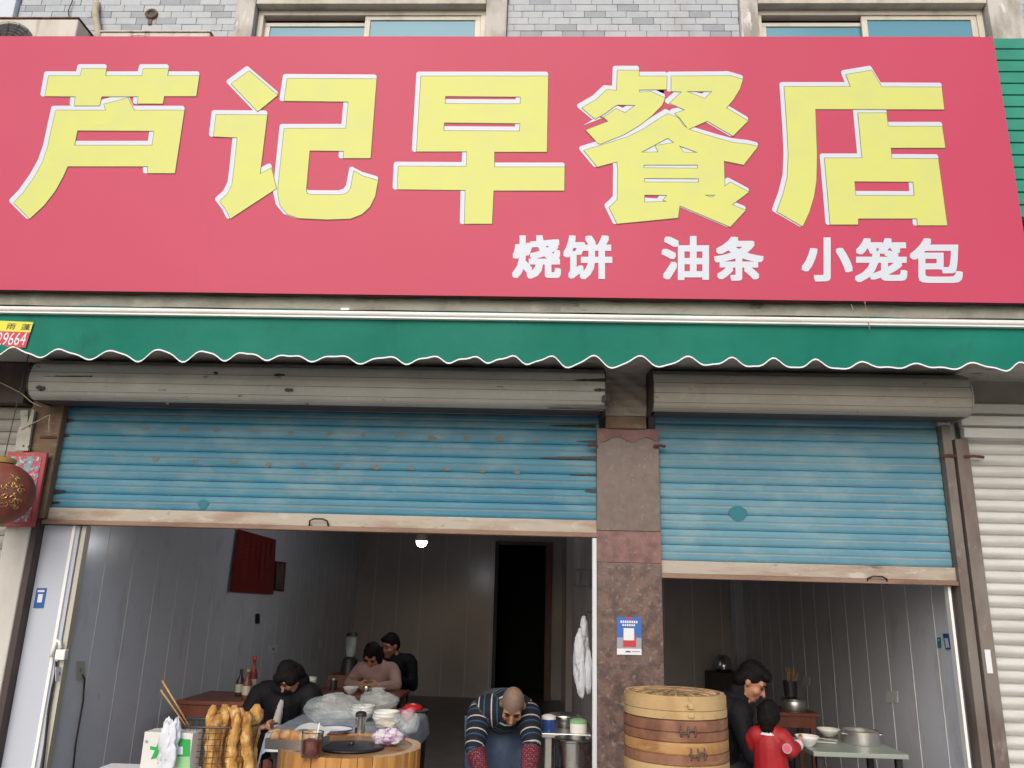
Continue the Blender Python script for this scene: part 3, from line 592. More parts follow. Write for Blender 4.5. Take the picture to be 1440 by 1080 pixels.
# ------------------------------------------------------------------ awning
AY = -.62
AW = thing('awning', 'retracted green cloth awning with scalloped white edged valance and white bar', 'awning', (-.3, AY, 3.0))
ax0, ax1, az = -4.4, 4.2, 3.305
scal = [(0,.5),(.35,1.0),(.62,.62),(1.0,.02)]
def vbot(x):                      # scalloped lower edge, slightly irregular
    ph = (x+4.4)/.2795 + .18*math.sin(x*1.3) + .10*math.sin(x*3.7+1)
    a = .026+.008*math.sin(x*1.9+.4)+.006*math.sin(x*4.7)
    return 3.028 + a*math.cos(2*math.pi*ph) + .008*math.sin(4*math.pi*ph+x) + .006*math.sin(x*.9)
def wob(x, v): return .018*v*math.sin(x*4.1+.6*math.sin(x*1.7)) + .006*v*math.sin(x*11)
def val(u, v):
    x = ax0+(ax1-ax0)*u; zb = vbot(x); z = az-.005+(zb-az+.005)*v
    return (x, AY-.005+wob(x, v), z)
obj('valance', MB().grid(420, 6, val), 'awning_green', AW, smooth=True)
def edg(u, v):
    x = ax0+(ax1-ax0)*u; return (x, AY-.0085+wob(x, 1), vbot(x)-.003+.009*v)
obj('edging', MB().grid(420, 1, edg), 'awning_trim', AW)
obj('front_bar', MB().prism([(AY-.03+.017*math.cos(a), az+.010+.017*math.sin(a)) for a in np.linspace(0, 2*math.pi, 13)[:-1]], 'x', ax0, ax1), 'bar_white', AW, smooth=False)
obj('front_channel', MB().box((ax0, AY-.036, az-.018), (ax1, AY+.01, az-.008)), 'bar_white', AW)
def top(u, v):
    x = ax0+(ax1-ax0)*u; return (x, AY-.01+.225*v, az+.042+.085*v-.012*math.sin(v*math.pi)+.004*math.sin(x*5+v*4))
obj('cloth_top', MB().grid(120, 8, top), 'awning_green', AW, smooth=True)
obj('cloth_roll', MB().prism([(-.44+.05*math.cos(a), 3.33+.05*math.sin(a)) for a in np.linspace(0, 2*math.pi, 15)[:-1]], 'x', ax0+.05, ax1-.05), 'awning_green', AW)
for x in (-3.9, -.9, 2.2, 3.9):
    obj('folding_arm', MB().box((x-.02, AY+.02, 3.26), (x+.02, -.381, 3.29)), 'bar_white', AW, bevel=.004)
p = PY(486, 437, -.40)
obj('bracket', MB().box((p.x-.03, -.42, p.z-.02), (p.x+.03, -.381, p.z+.015)), 'bar_white', AW, bevel=.004)
ay = AY-.018
ps = [PY(*q, ay) for q in ((-95, 447), (47, 453), (36, 489), (-106, 483))]
mid1 = PY(-99, 461.5, ay); mid2 = PY(42.5, 467.5, ay)
st = obj('advert_sticker', MB().add([(q.x, ay, q.z) for q in (ps[0], ps[1], mid2, mid1)], [(0, 1, 2, 3)]), 'paper_yellow', AW, label='yellow and red advert sticker on the awning')
obj('red_half', MB().add([(q.x, ay-.001, q.z) for q in (mid1, mid2, ps[2], ps[3])], [(0, 1, 2, 3)]), 'paper_red', st)
text_on('雨', (9.5, 455, 21.5, 463), ay-.002, 'ink', st, 0, shear=3); text_on('蓬', (30, 455.5, 43, 464), ay-.002, 'ink', st, 0, shear=3); text_on('429664', (-13, 467.5, 36.5, 485.5), ay-.003, 'white_print', st, 0, shear=5)
for k, ql in enumerate((((1199, 432), (1197, 428), (1201, 440)), ((1216, 424), (1219, 440), (1223, 464)))):
    tag(obj('straw', MB().tube([PY(*q, -.66) for q in ql], .003), 'weave'), ('short dry straw caught on the edge of the red sign', 'long dry straw hanging over the white awning bar')[k], 'straw')
#@@THINGS@@
# ================================================================== FRONT STALL
def crumple(c, rad, seed, amp=.35, n=40, m=26, flat=None):
    """a crumpled blob: ellipsoid pushed in and out by ridged noise"""
    mb = MB(); mb.ell((0, 0, 0), (1, 1, 1), n, m); out = []
    for p in mb.v:
        q = Vector(p); s1 = NZ.noise(q*1.7+Vector((seed*7.1, 0, 0))); s2 = abs(NZ.noise(q*3.6+Vector((0, seed*5.3, 0)))); s3 = abs(NZ.noise(q*8+Vector((0, 0, seed*3.3))))
        k = 1+amp*(.9*s1-1.1*s2+.1)-amp*.35*s3
        v = Vector((q.x*rad[0]*k, q.y*rad[1]*k, q.z*rad[2]*k))
        if flat is not None: v.z = max(v.z, flat)
        out.append(tuple(Vector(c)+v))
    mb.v = out; return mb
def bowl(name, c, r, h, mat, label, cat='bowl', group=None, rim=None, n=28):
    c = Vector(c); prof = [(.001, .004), (r*.45, .0), (r*.5, .008), (r*.72, h*.35), (r*.92, h*.75), (r, h), (r*.97, h), (r*.86, h*.72), (r*.66, h*.36), (r*.4, .016), (.001, .014)]
    t = thing(name, label, cat, c, group); obj('body', MB().lathe(c, prof, n, False), mat, t, smooth=True)
    if rim: obj('rim', MB().lathe(c, [(r*1.005, h-.006), (r*1.02, h), (r*1.0, h+.004), (r*.965, h+.002), (r*.97, h-.004)], n, False), rim, t, smooth=True)
    return t
# work table in front of the opening
WT = thing('work_table', 'white topped work table carrying the wire basket of dough sticks', 'table', (-1.72, -.95, 0))
TZ = .66
obj('table_top', MB().box((-2.35, -1.3, TZ-.03), (-1.42, -.62, TZ)), 'white_plastic', WT, bevel=.004)
for x in (-2.3, -1.5):
    for y in (-1.25, -.67): obj('leg', MB().box((x, y, 0), (x+.035, y+.035, TZ-.03)), 'alu', WT)
# wire basket
bc = Vector((PY(301, 1017, -.90).x, -.90, TZ)); rz = PY(301, 1017, -.90).z - TZ
BK = thing('wire_basket', 'oval dark wire basket holding the upright fried dough sticks', 'basket', bc)
def oval(h, k=1.0, n=40): return [(bc.x+.235*k*math.cos(2*math.pi*i/n), bc.y+.14*k*math.sin(2*math.pi*i/n), TZ+h) for i in range(n)]
obj('rim', MB().tube(oval(rz), .0055, 6, True), 'wire', BK, smooth=True); obj('foot_ring', MB().tube(oval(.008, .86), .005, 6, True), 'wire', BK, smooth=True)
m = MB()
for j in range(1, 9): m.tube(oval(.008+(rz-.008)*j/9, .86+.14*j/9, 32), .0014, 4, True)
a, b = oval(.008, .86, 44), oval(rz, 1, 44)
for p, q in zip(a, b): m.tube([p, q], .0014, 4)
obj('wire_mesh', m, 'wire', BK)
def dough(p0, p1, seed, r=.031):
    p0, p1 = Vector(p0), Vector(p1); n = 26; x, y = frame(p1-p0, (0, 1, 0)); rg = []
    for i in range(n+1):
        u = i/n; c = p0.lerp(p1, u) + x*(.012*math.sin(u*5+seed)) + y*(.008*math.sin(u*7+seed*2)); e = min(1, (math.sin(math.pi*min(max(u, .015), .985))*3.2)**.5)
        row = []
        for k in range(16):
            a_ = 2*math.pi*k/16; lobes = .80+.34*abs(math.cos(a_+u*1.2+seed)); nz = 1+.12*NZ.noise(Vector((a_*3, u*34, seed)))+.34*NZ.noise(Vector((math.cos(a_)*1.4, math.sin(a_)*1.4, u*9))+Vector((seed*9, 0, 0)))
            row.append(c + x*(math.cos(a_)*r*lobes*nz*e) + y*(math.sin(a_)*r*lobes*nz*e))
        rg.append(row)
    return MB().rings(rg)
ds = [((288, 1064), (303, 992), .0, 'leaning dough stick beside the bamboo skewers'), ((303, 1067), (317, 998), -.06, 'dough stick with a pale split top'), ((321, 1067), (326, 993), .02, 'dough stick bent at its tip'), ((336, 1067), (333, 991), -.05, 'tallest puffed dough stick'),
      ((349, 1066), (350, 1001), -.07, 'short thick dough stick'), ((354, 1062), (359, 990), .04, 'slim dough stick near the seated man'), ((311, 1060), (309, 999), .07, 'dough stick tucked behind the front row'), ((343, 1060), (342, 995), .06, 'browned dough stick at the back of the basket'), ((296, 1066), (309, 1004), -.09, 'pale blistered dough stick at the front of the basket'), ((329, 1066), (331, 1003), -.10, 'dark crusted dough stick at the front of the basket'), ((318, 1060), (317, 990), .08, 'dough stick standing highest at the back of the basket')]
for i, (a, b, dy, lb) in enumerate(ds):
    p0 = PY(a[0], a[1], bc.y+dy*.8); p1 = PY(b[0], b[1], bc.y+dy); p0.z = TZ+.02
    tag(obj('dough_stick', dough(p0, p1, i*1.7+.3, .030+.003*((i*37) % 3-1)), 'dough', smooth=True), 'golden fried %s in the wire basket' % lb, 'dough stick', 'fried dough sticks in the basket')
for i, (a, b) in enumerate((((228, 957), (283, 1049)), ((226, 970), (280, 1047)))):
    tag(obj('cooking_chopstick', MB().cyl(PY(*b, -.86+.02*i), PY(*a, -.93+.03*i), .0035, .0055, 8), 'chopstick', smooth=True), ('longer', 'shorter')[i] + ' bamboo cooking chopstick leaning out of the wire basket', 'chopstick', 'cooking chopsticks')
# carton with a plastic bag on it
c0 = PY(234, 1079, -1.10); zt = PY(234, 1030, -1.10).z
CT = thing('paper_carton', 'white and green printed paper carton under a plastic bag', 'carton', (c0.x, -1.05, TZ))
cx0, cx1 = PY(199, 1060, -1.10).x, PY(268, 1060, -1.10).x
obj('box', MB().box((cx0, -1.10, TZ), (cx1, -.98, zt)), 'carton_white', CT, bevel=.003)
def pic(pts, y, mat, parent, nm='print'):
    q = [PY(*p, y) for p in pts]; return obj(nm, MB().add([(p.x, y, p.z) for p in q], [tuple(range(len(q)))]), mat, parent)
pic([(245, 1038), (268, 1040), (267, 1064), (246, 1064)], -1.102, 'carton_green', CT); pic([(246, 1064), (267, 1064), (267, 1082), (247, 1082)], -1.102, 'carton_pale', CT)
pic([(224, 1041), (231, 1043), (220, 1066), (212, 1068)], -1.102, 'carton_green', CT); pic([(211, 1049), (229, 1053), (229, 1057), (211, 1054)], -1.1024, 'carton_green', CT); pic([(247, 1050), (257, 1050), (257, 1061), (247, 1061)], -1.1024, 'white_print', CT)
pic([(204, 1041), (208, 1041), (208, 1045), (204, 1045)], -1.102, 'grey_print', CT)
p = PY(237, 1050, -1.12)
bgm = crumple((p.x, -1.125, p.z), (.055, .028, .13), 3, .5)
tag(obj('plastic_bag', bgm, 'film_white', smooth=True), 'twisted white plastic bag lying over the green carton', 'plastic bag')
p = PZ(372, 1068, TZ)
tag(obj('food_packet', crumple((-1.50, -.86, TZ+.035), (.06, .05, .045), 11, .3, flat=-.035), 'cover_film', smooth=True), 'small blue and white packet beside the wire basket', 'packet')
# wooden barrel oven
BC = Vector((-1.075, -.36, 0)); BRR = .405; BZ = .752
BO = thing('barrel_oven', 'honey coloured wooden stave barrel oven in front of the opening', 'oven', BC)
ns = 30
sm = []
for k in range(3):
    r0, r1 = BRR*.985, BRR+.004*(k-1); a0, a1 = -math.pi/ns+.004, math.pi/ns-.004; mb = MB(); ri = BRR-.05
    vv = []
    for z in (0, BZ):
        for r_, a_ in ((ri, a0), (r1, a0), (r1+.004, 0), (r1, a1), (ri, a1)): vv.append((r_*math.cos(a_), r_*math.sin(a_), z))
    mb.add(vv, [(0, 1, 6, 5), (1, 2, 7, 6), (2, 3, 8, 7), (3, 4, 9, 8), (4, 0, 5, 9), (4, 3, 2, 1, 0), (5, 6, 7, 8, 9)]); sm.append(mb.mesh('stave', (0, 0, 0), False, 'barrel_wood'))
for k in range(ns):
    o = inst('stave', sm[k % 3], BO, BC); o.rotation_euler.z = 2*math.pi*k/ns+.1
obj('top_board', MB().lathe(BC, [(.16, BZ-.03), (BRR-.052, BZ-.03), (BRR-.052, BZ-.006), (.16, BZ-.006)], 48, False), 'barrel_top', BO)
obj('hoop', MB().lathe(BC, [(BRR+.009, .20), (BRR+.014, .20), (BRR+.014, .24), (BRR+.009, .24)], 48, False), 'steel', BO)
obj('oven_mouth', MB().lathe(BC, [(.16, BZ-.03), (.15, .3), (.001, .3)], 32, False), 'black', BO)
g = PZ(494, 1051, BZ)
GL = thing('griddle_lid', 'round flat black iron lid lying on the barrel oven', 'lid', (g.x, g.y, BZ))
obj('disc', MB().lathe((g.x, g.y, BZ-.004), [(.001, .0), (.16, 0), (.185, .006), (.185, .012), (.15, .014), (.001, .02)], 40, False), 'iron', GL, smooth=True); obj('knob', MB().cyl((g.x, g.y, BZ+.01), (g.x, g.y, BZ+.03), .014, .018, 12), 'iron', GL, smooth=True)
# tray of buns
tc = PZ(418, 1050, BZ+.002); ang = R(-9)
def rot(x, y, c=None):
    c = c or tc; return (c.x+x*math.cos(ang)-y*math.sin(ang), c.y+x*math.sin(ang)+y*math.cos(ang))
TR = thing('baking_tray', 'shallow aluminium tray of small baked buns on the barrel edge', 'tray', (tc.x, tc.y, BZ))
def rbox(mb, x0, y0, z0, x1, y1, z1):
    q = [rot(x0, y0), rot(x1, y0), rot(x1, y1), rot(x0, y1)]; return mb.add([(a, b, z0) for a, b in q]+[(a, b, z1) for a, b in q], [(0, 3, 2, 1), (4, 5, 6, 7), (0, 1, 5, 4), (1, 2, 6, 5), (2, 3, 7, 6), (3, 0, 4, 7)])
m = rbox(MB(), -.15, -.10, BZ-.002, .15, .10, BZ+.004)
for q in ((-.15, -.10, .15, -.096), (-.15, .096, .15, .10), (-.15, -.096, -.146, .096), (.146, -.096, .15, .096)): rbox(m, q[0], q[1], BZ+.005, q[2], q[3], BZ+.05)
obj('pan', m, 'alu', TR)
for k in range(5):
    x, y = rot(-.115+.056*k, -.035+.012*(k % 2))
    tag(obj('sesame_bun', crumple((x, y, BZ+.055), (.038, .05, .04), 20+k, .12, 18, 12), 'bun', smooth=True), ('brown bun at the open end of the aluminium tray', 'second baked bun along the aluminium tray', 'middle baked bun of the row in the aluminium tray', 'fourth baked bun along the aluminium tray', 'baked bun beside the chilli jar in the tray')[k], 'bun', 'buns in the tray')
tag(obj('paper_sheet', MB().grid(10, 6, lambda u, v: (*rot(-.05+.2*u, .02+.09*v), BZ+.075+.02*math.sin(u*4)+.02*v)), 'carton_white', smooth=True), 'white paper sheet covering half of the bun tray', 'paper')
p = PZ(437, 1064, BZ)
CJ = thing('chilli_jar', 'clear glass jar half full of red chilli paste', 'jar', (p.x, p.y, BZ))
obj('paste', MB().lathe((p.x, p.y, BZ+.004), [(.001, 0), (.046, 0), (.05, .02), (.052, .075), (.03, .083), (.001, .08)], 24, False), 'chili', CJ, smooth=True)
obj('glass', MB().lathe((p.x, p.y, BZ), [(.001, 0), (.05, 0), (.055, .02), (.058, .12), (.06, .125), (.057, .125), (.0545, .12), (.0525, .02), (.05, .003), (.001, .003)], 24, False), 'clear_glass', CJ, smooth=True)
obj('spoon', MB().tube([(p.x+.02, p.y, BZ+.06), (p.x+.035, p.y-.01, BZ+.17)], .004), 'white_plastic', CJ, smooth=True)
p = PZ(546, 1047, BZ)
tag(obj('cleaning_cloth', crumple((p.x, p.y, BZ+.038), (.095, .07, .05), 31, .35, flat=-.04), 'cloth_purple', smooth=True), 'crumpled white and purple cloth lying on the barrel oven', 'cloth')
# prep table behind the barrel
PT = thing('prep_table', 'table under a bluish plastic cover behind the barrel oven', 'table', (-1.15, .5, 0)); PZT = .735
obj('table_top', MB().box((-1.72, .1, PZT-.03), (-.84, 1.05, PZT-.004)), 'wood_red', PT, bevel=.004)
for x in (-1.68, -.92):
    for y in (.14, .97): obj('leg', MB().box((x, y, 0), (x+.04, y+.04, PZT-.03)), 'black', PT)
def film(u, v):
    x = -1.76+.96*u; y = .07+1.02*v; e = max(0, abs(u-.5)-.46)/.04; z = PZT+.004+.004*NZ.noise(Vector((x*9, y*9, 0)))-.14*e*e-(.12 if v < .03 else 0)
    return (x, y, z)
tag(obj('plastic_cover', MB().grid(40, 30, film), 'cover_film', smooth=True), 'wrinkled bluish plastic sheet covering the prep table', 'plastic sheet')
p = PZ(470, 1032, PZT+.01); bowl('enamel_plate', (p.x, p.y, PZT+.01), .115, .03, 'porcelain', 'shallow white enamel plate with a blue rim beside the shaker', 'plate', rim='enamel_blue')
p = PZ(506, 1031, PZT+.01)
SK = thing('spice_shaker', 'small ribbed steel shaker standing on the plastic covered table', 'shaker', (p.x, p.y, PZT+.01))
obj('body', MB().lathe((p.x, p.y, PZT+.01), [(.001, 0), (.033, 0), (.034, .01), (.032, .09), (.035, .095), (.035, .10), (.001, .10)], 20, False), 'steel', SK, smooth=False)
obj('cap', MB().lathe((p.x, p.y, PZT+.11), [(.034, 0), (.036, .002), (.034, .022), (.02, .03), (.001, .031)], 20, False), 'iron', SK)
for (x, y, n_, r_, lb) in ((508, 1008, 3, .085, 'behind the steel shaker'), (541, 1017, 3, .088, 'beside the pink bowl')):
    p = PZ(x, y+5, PZT+.01)
    for k in range(n_): bowl('white_bowl', (p.x+.003*k, p.y, PZT+.012+.018*k), r_*(1+.02*(k % 2)), .062, 'porcelain', ('lowest', 'middle', 'topmost')[k]+' white bowl of the stack '+lb, 'bowl', 'stacked white bowls')
p = PZ(571, 1018, PZT+.01); bowl('pink_bowl', (p.x, p.y, PZT+.03), .062, .065, 'pink_plastic', 'small pink plastic bowl at the end of the prep table', 'bowl')
p = PZ(552, 1026, PZT+.01); tag(obj('noodle_packet', crumple((p.x-.03, p.y, PZT+.045), (.09, .06, .035), 41, .2, flat=-.035), 'cream_plastic', smooth=True), 'cream coloured packet under the white bowl stack', 'packet')
p = PY(581, 992, 1.35); t = thing('lidded_bucket', 'dark bucket with a bright red lid standing behind the prep table', 'bucket', (p.x, 1.35, 0)); obj('body', MB().lathe((p.x, 1.35, 0), [(.001, 0), (.10, 0), (.125, p.z-.03), (.001, p.z-.03)], 24, False), 'iron', t, auto=True); obj('lid', MB().lathe((p.x, 1.35, p.z-.03), [(.075, 0), (.08, .012), (.06, .035), (.02, .045), (.001, .046)], 24, False), 'red_plastic', t, smooth=True)
p = PZ(570, 1030, PZT); tag(obj('bag_of_chopsticks', crumple((p.x+.02, p.y-.02, PZT+.06), (.07, .06, .085), 44, .3, flat=-.06), 'film', smooth=True), 'clear bag of dark chopsticks hanging over the table corner', 'bag')
for (x, y, yy, rd, sd_, lb) in ((470, 999, .55, (.20, .14, .12), 51, 'large puffed clear plastic bag on the prep table'), (532, 986, .75, (.15, .11, .075), 52, 'flattened clear plastic bag behind the white bowl stacks'), (560, 1022, .28, (.05, .05, .07), 53, 'limp clear plastic bag over the end of the prep table')):
    p = PY(x, y, yy); tag(obj('clear_bag', crumple((p.x, p.y, max(p.z, PZT+rd[2]*.55)), rd, sd_, .20, 60, 40), 'film', smooth=True), lb, 'plastic bag', 'clear plastic bags')

# ------------------------------------------------------------------ bamboo steamers
sc_ = PY(949, 1000, -.92); SX, SYY, SRR = sc_.x, -.92, .262
zs = {k: PY(951, v, SYY-SRR).z for k, v in (('lt', 983), ('lb', 1013), ('t1', 1044), ('t2', 1077), ('t3', 1112))}
PTT = thing('boiler_pot', 'wide steel pot on a stove under the bamboo steamers', 'pot', (SX, SYY, 0))
obj('stove', MB().lathe((SX, SYY, 0), [(.001, 0), (.30, 0), (.30, .42), (.24, .45), (.001, .45)], 32, False), 'iron', PTT)
obj('pot_wall', MB().lathe((SX, SYY, .45), [(.001, 0), (.31, 0), (.325, .03), (.325, zs['t3']-.47), (.30, zs['t3']-.452), (.001, zs['t3']-.452)], 40, False), 'steel', PTT, smooth=True)
def hoop(r0, r1, z0, z1, n=64): return MB().lathe((SX, SYY, 0), [(r0, z0), (r1, z0), (r1+.001, (z0+z1)/2), (r1, z1), (r0, z1), (r0, z0)], n, False)
def tier(z0, z1, mat, lb, sq, mats2):
    t = thing('bamboo_steamer', lb, 'steamer', (SX, SYY, z0), 'stacked bamboo steamers'); h = z1-z0
    obj('wall', hoop(SRR-.03, SRR-.008, z0+.002, z1-.002), mat, t, auto=True); obj('hoop', hoop(SRR-.0075, SRR+.001, z0+.001, z0+h*.42), mats2[0], t, auto=True); obj('hoop', hoop(SRR-.0075, SRR, z0+h*.48, z1-.004), mats2[1], t, auto=True)
    obj('base_slats', MB().lathe((SX, SYY, z0+.015), [(.001, 0), (SRR-.031, 0), (SRR-.031, .006), (.001, .006)], 40, False), 'weave', t)
    a = R(-90+sq); rr = SRR+.004
    for d in (-.035, .0, .035):
        q = a+d/rr; c, s_ = math.cos(q), math.sin(q)
        obj('binding', MB().tube([(SX+(rr+e)*c, SYY+(rr+e)*s_, z0+h*zz) for zz, e in ((.25, -.003), (.32, .004), (.5, .006), (.66, .004), (.74, -.003))], .004), 'rope', t, smooth=True)
    obj('binding', MB().tube([(SX+(rr+.004)*math.cos(a+d/rr), SYY+(rr+.004)*math.sin(a+d/rr), z0+h*(.5+.1*math.sin(d*80))) for d in np.linspace(-.045, .045, 8)], .004), 'rope', t, smooth=True)
tier(zs['t3'], zs['t2'], 'bamboo', 'pale lowest bamboo steamer tier just above the pot', 5, ('bamboo', 'bamboo'))
tier(zs['t2'], zs['t1'], 'bamboo_mid', 'half stained middle bamboo steamer tier', 14, ('bamboo_dark', 'bamboo_mid'))
tier(zs['t1'], zs['lb'], 'bamboo_dark', 'reddish brown bamboo steamer tier directly below the lid', 4, ('bamboo_dark', 'bamboo_dark'))
LD = thing('bamboo_cover', 'pale bamboo steamer lid with a domed woven top', 'lid', (SX, SYY, zs['lb'])); z0, z1 = zs['lb'], zs['lt']; h = z1-z0
obj('wall', hoop(SRR-.03, SRR-.010, z0+.002, z1+.01), 'bamboo', LD, auto=True); obj('hoop', hoop(SRR-.0095, SRR-.001, z0+.002, z0+h*.40), 'bamboo', LD, auto=True); obj('hoop', hoop(SRR-.0095, SRR-.003, z0+h*.43, z1), 'bamboo', LD, auto=True)
obj('woven_top', MB().lathe((SX, SYY, z1+.008), [(SRR-.031, -.004), (SRR-.06, 0), (.15, .008), (.001, .012)], 48, False), 'weave', LD, smooth=True)
for k in range(14):
    a = math.pi*k/14+.1; m = MB()
    m.tube([(SX+math.cos(a)*d, SYY+math.sin(a)*d, z1+.004+.012*(1-(d/.25)**2)) for d in np.linspace(-.21, .21, 11)], .005, 5); obj('weave_strip', m, ('bamboo', 'bamboo_dark')[k % 2], LD)
for zz in (z0+h*.25, z0+h*.66): obj('peg', MB().box((SX+.02, SYY-SRR-.006, zz-.012), (SX+.05, SYY-SRR+.02, zz+.012)), 'bamboo', LD, bevel=.004)

# ------------------------------------------------------------------ things on the walls
def poster(name, label, q, plane, parts_, cat='poster'):
    """q: pixel corners TL, TR, BR, BL; plane: function pixel->point; parts: (u0,v0,u1,v1,mat)"""
    c = [plane(*p) for p in q]; nrm = (c[1]-c[0]).cross(c[3]-c[0]).normalized()
    if nrm.dot(CAM-c[0]) < 0: nrm = -nrm
    def pt(u, v, d): return c[0].lerp(c[1], u).lerp(c[3].lerp(c[2], u), v) + nrm*d
    t = thing(name, label, cat, c[3].lerp(c[2], .5)); 
    m = MB(); a = [pt(u, v, .0) for u, v in ((0, 0), (1, 0), (1, 1), (0, 1))]; b = [pt(u, v, .003) for u, v in ((0, 0), (1, 0), (1, 1), (0, 1))]
    m.add(a+b, [(0, 1, 2, 3), (7, 6, 5, 4), (0, 4, 5, 1), (1, 5, 6, 2), (2, 6, 7, 3), (3, 7, 4, 0)]); obj('sheet', m, parts_[0], t)
    for k, (u0, v0, u1, v1, mt, nm) in enumerate(parts_[1:]):
        obj(nm, MB().add([pt(u, v, .0036+.0002*k) for u, v in ((u0, v0), (u1, v0), (u1, v1), (u0, v1))], [(0, 1, 2, 3)]), mt, t)
    return t
pillar_plane = lambda x, y: PY(x, y, -.001)
lw = lambda x, y: PX(x, y, LW+.004); rw = lambda x, y: PX(x, y, RW-.004); jp = lambda x, y: PY(x, y, .058); pw = lambda x, y: PX(x, y, PL-.004)
marks = [(.14+.09*k, .10, .205+.09*k, .165, 'white_print', 'printed_mark') for k in range(8)] + [(.22+.09*k, .195, .285+.09*k, .245, 'white_print', 'printed_mark') for k in range(6)]
poster('payment_poster', 'small blue and red payment poster stuck on the granite pillar', ((867.5, 867), (902, 868), (902, 921), (867.5, 920.5)), pillar_plane,
       ['blue_print2', (0, .55, 1, .86, 'grey_print', 'print'), (.25, .48, .78, .80, 'red_print', 'print'), (.27, .30, .70, .62, 'white_print', 'print'), (0, .84, 1, 1, 'white_print', 'print'), (.38, .0, .62, .06, 'red_print', 'print')] + marks + [(.35, .90, .55, .93, 'ink', 'print'), (.6, .90, .95, .92, 'grey_print', 'print')])
poster('payment_sticker', 'blue payment sticker on the pale door jamb', ((52, 827), (66, 827), (61, 855), (47, 855)), jp, ['blue_print', (.28, .3, .75, .72, 'white_print', 'print'), (.15, .1, .85, .2, 'white_print', 'print')], 'sticker')
poster('payment_sticker', 'blue edged payment sticker high on the side room panel wall', ((1326, 891), (1334, 891), (1338, 913), (1330, 913)), rw, ['blue_print', (.2, .3, .8, .9, 'white_print', 'print')], 'sticker')
poster('green_sticker', 'tiny faded green sticker beside the blue edged sticker', ((1318, 897), (1323, 896), (1324, 911), (1319, 911)), rw, ['green_print', (.3, .2, .7, .3, 'white_print', 'print')], 'sticker')
bars = [(.08+.13*c_, .10+.075*r_, .15+.13*c_, .15+.075*r_, 'red_board_text', 'faded_character') for c_ in range(7) for r_ in range(3+(c_*5+2) % 8)]
poster('menu_board', 'dark red menu board hung on the panelled wall above the diners', ((335, 744), (388, 759), (384, 836), (323, 832)), lambda x, y: PX(x, y, LW+.03), ['red_board'] + bars, 'board')
t = poster('wall_picture', 'small black framed picture beside the dark red menu board', ((387, 789), (402, 791), (399, 832), (386, 830)), lambda x, y: PX(x, y, LW+.02), ['black', (.12, .06, .88, .94, 'cement_brown', 'picture')], 'picture')
poster('wall_calendar', 'small black framed chart on the partition beside the white bags', ((808, 801), (831, 800), (831, 826), (808, 824)), pw, ['black', (.06, .06, .94, .94, 'pvc_back', 'sheet_face'), (.3, .2, .7, .25, 'black', 'line'), (.45, .25, .5, .8, 'black', 'line')], 'chart')
def outlet(label, q, plane, mat='white_plastic', name='wall_switch', hole=True):
    x, y, w_, h_ = q; poster(name, label, ((x-w_, y-h_), (x+w_, y-h_), (x+w_, y+h_), (x-w_, y+h_)), plane, [mat] + ([(.35, .35, .65, .6, 'grey_print', 'socket')] if hole else []), 'outlet')
outlet('square white wall socket behind the seated man in black', (384, 913, 6.5, 6), lw, name='wall_socket'); outlet('narrow white hook plate high on the wall behind the diners', (450, 905, 3, 6), lw, hole=False, name='wall_hook')
outlet('little black key box on the panels under the menu board', (362, 870, 3, 7), lw, 'black', hole=False, name='key_box')
outlet('white light switch on the side room wall above the chopstick holder', (1134, 958, 5, 6), rw, hole=False); outlet('larger white light switch on the side room wall above the grey green table', (1254, 980, 8, 8), rw, hole=False)
outlet('cream wall socket with a black plug on the panelled wall', (113, 943, 6, 13), lambda x, y: PX(x, y, LW+.006), 'cream_plastic', name='wall_socket'); outlet('white switch box below the plug adapter on the jamb', (84, 948, 6, 10), lambda x, y: PX(x, y, LW+.006), name='wall_switch')
t = thing('plug_adapter', 'white plug adapter with pipe elbow on the door jamb', 'adapter', PY(80, 920, .03))
p = PY(86, 920, .02); obj('body', MB().box((p.x-.03, .0, p.z-.035), (p.x+.035, .044, p.z+.03)), 'white_plastic', t, bevel=.006); obj('elbow', MB().tube([PY(*q, .02) for q in ((71, 924), (76, 910), (80, 900), (84, 903), (85, 912))], .012, 8), 'white_plastic', t, smooth=True)
tag(obj('power_cable', MB().tube([PY(*q, .03) for q in ((79, 930), (78, 947), (73, 970), (68, 1000), (65, 1030), (62, 1060), (58, 1095))], .008, 8), 'cable', smooth=True), 'thick black power cable hanging from the plug adapter', 'cable')
tag(obj('plug_cable', MB().tube([PX(*q, LW+.02) for q in ((116, 949), (119, 955), (117, 985), (111, 1020), (106, 1050), (102, 1090))], .006, 8), 'cable', smooth=True), 'thin black cable hanging from the cream wall socket', 'cable')
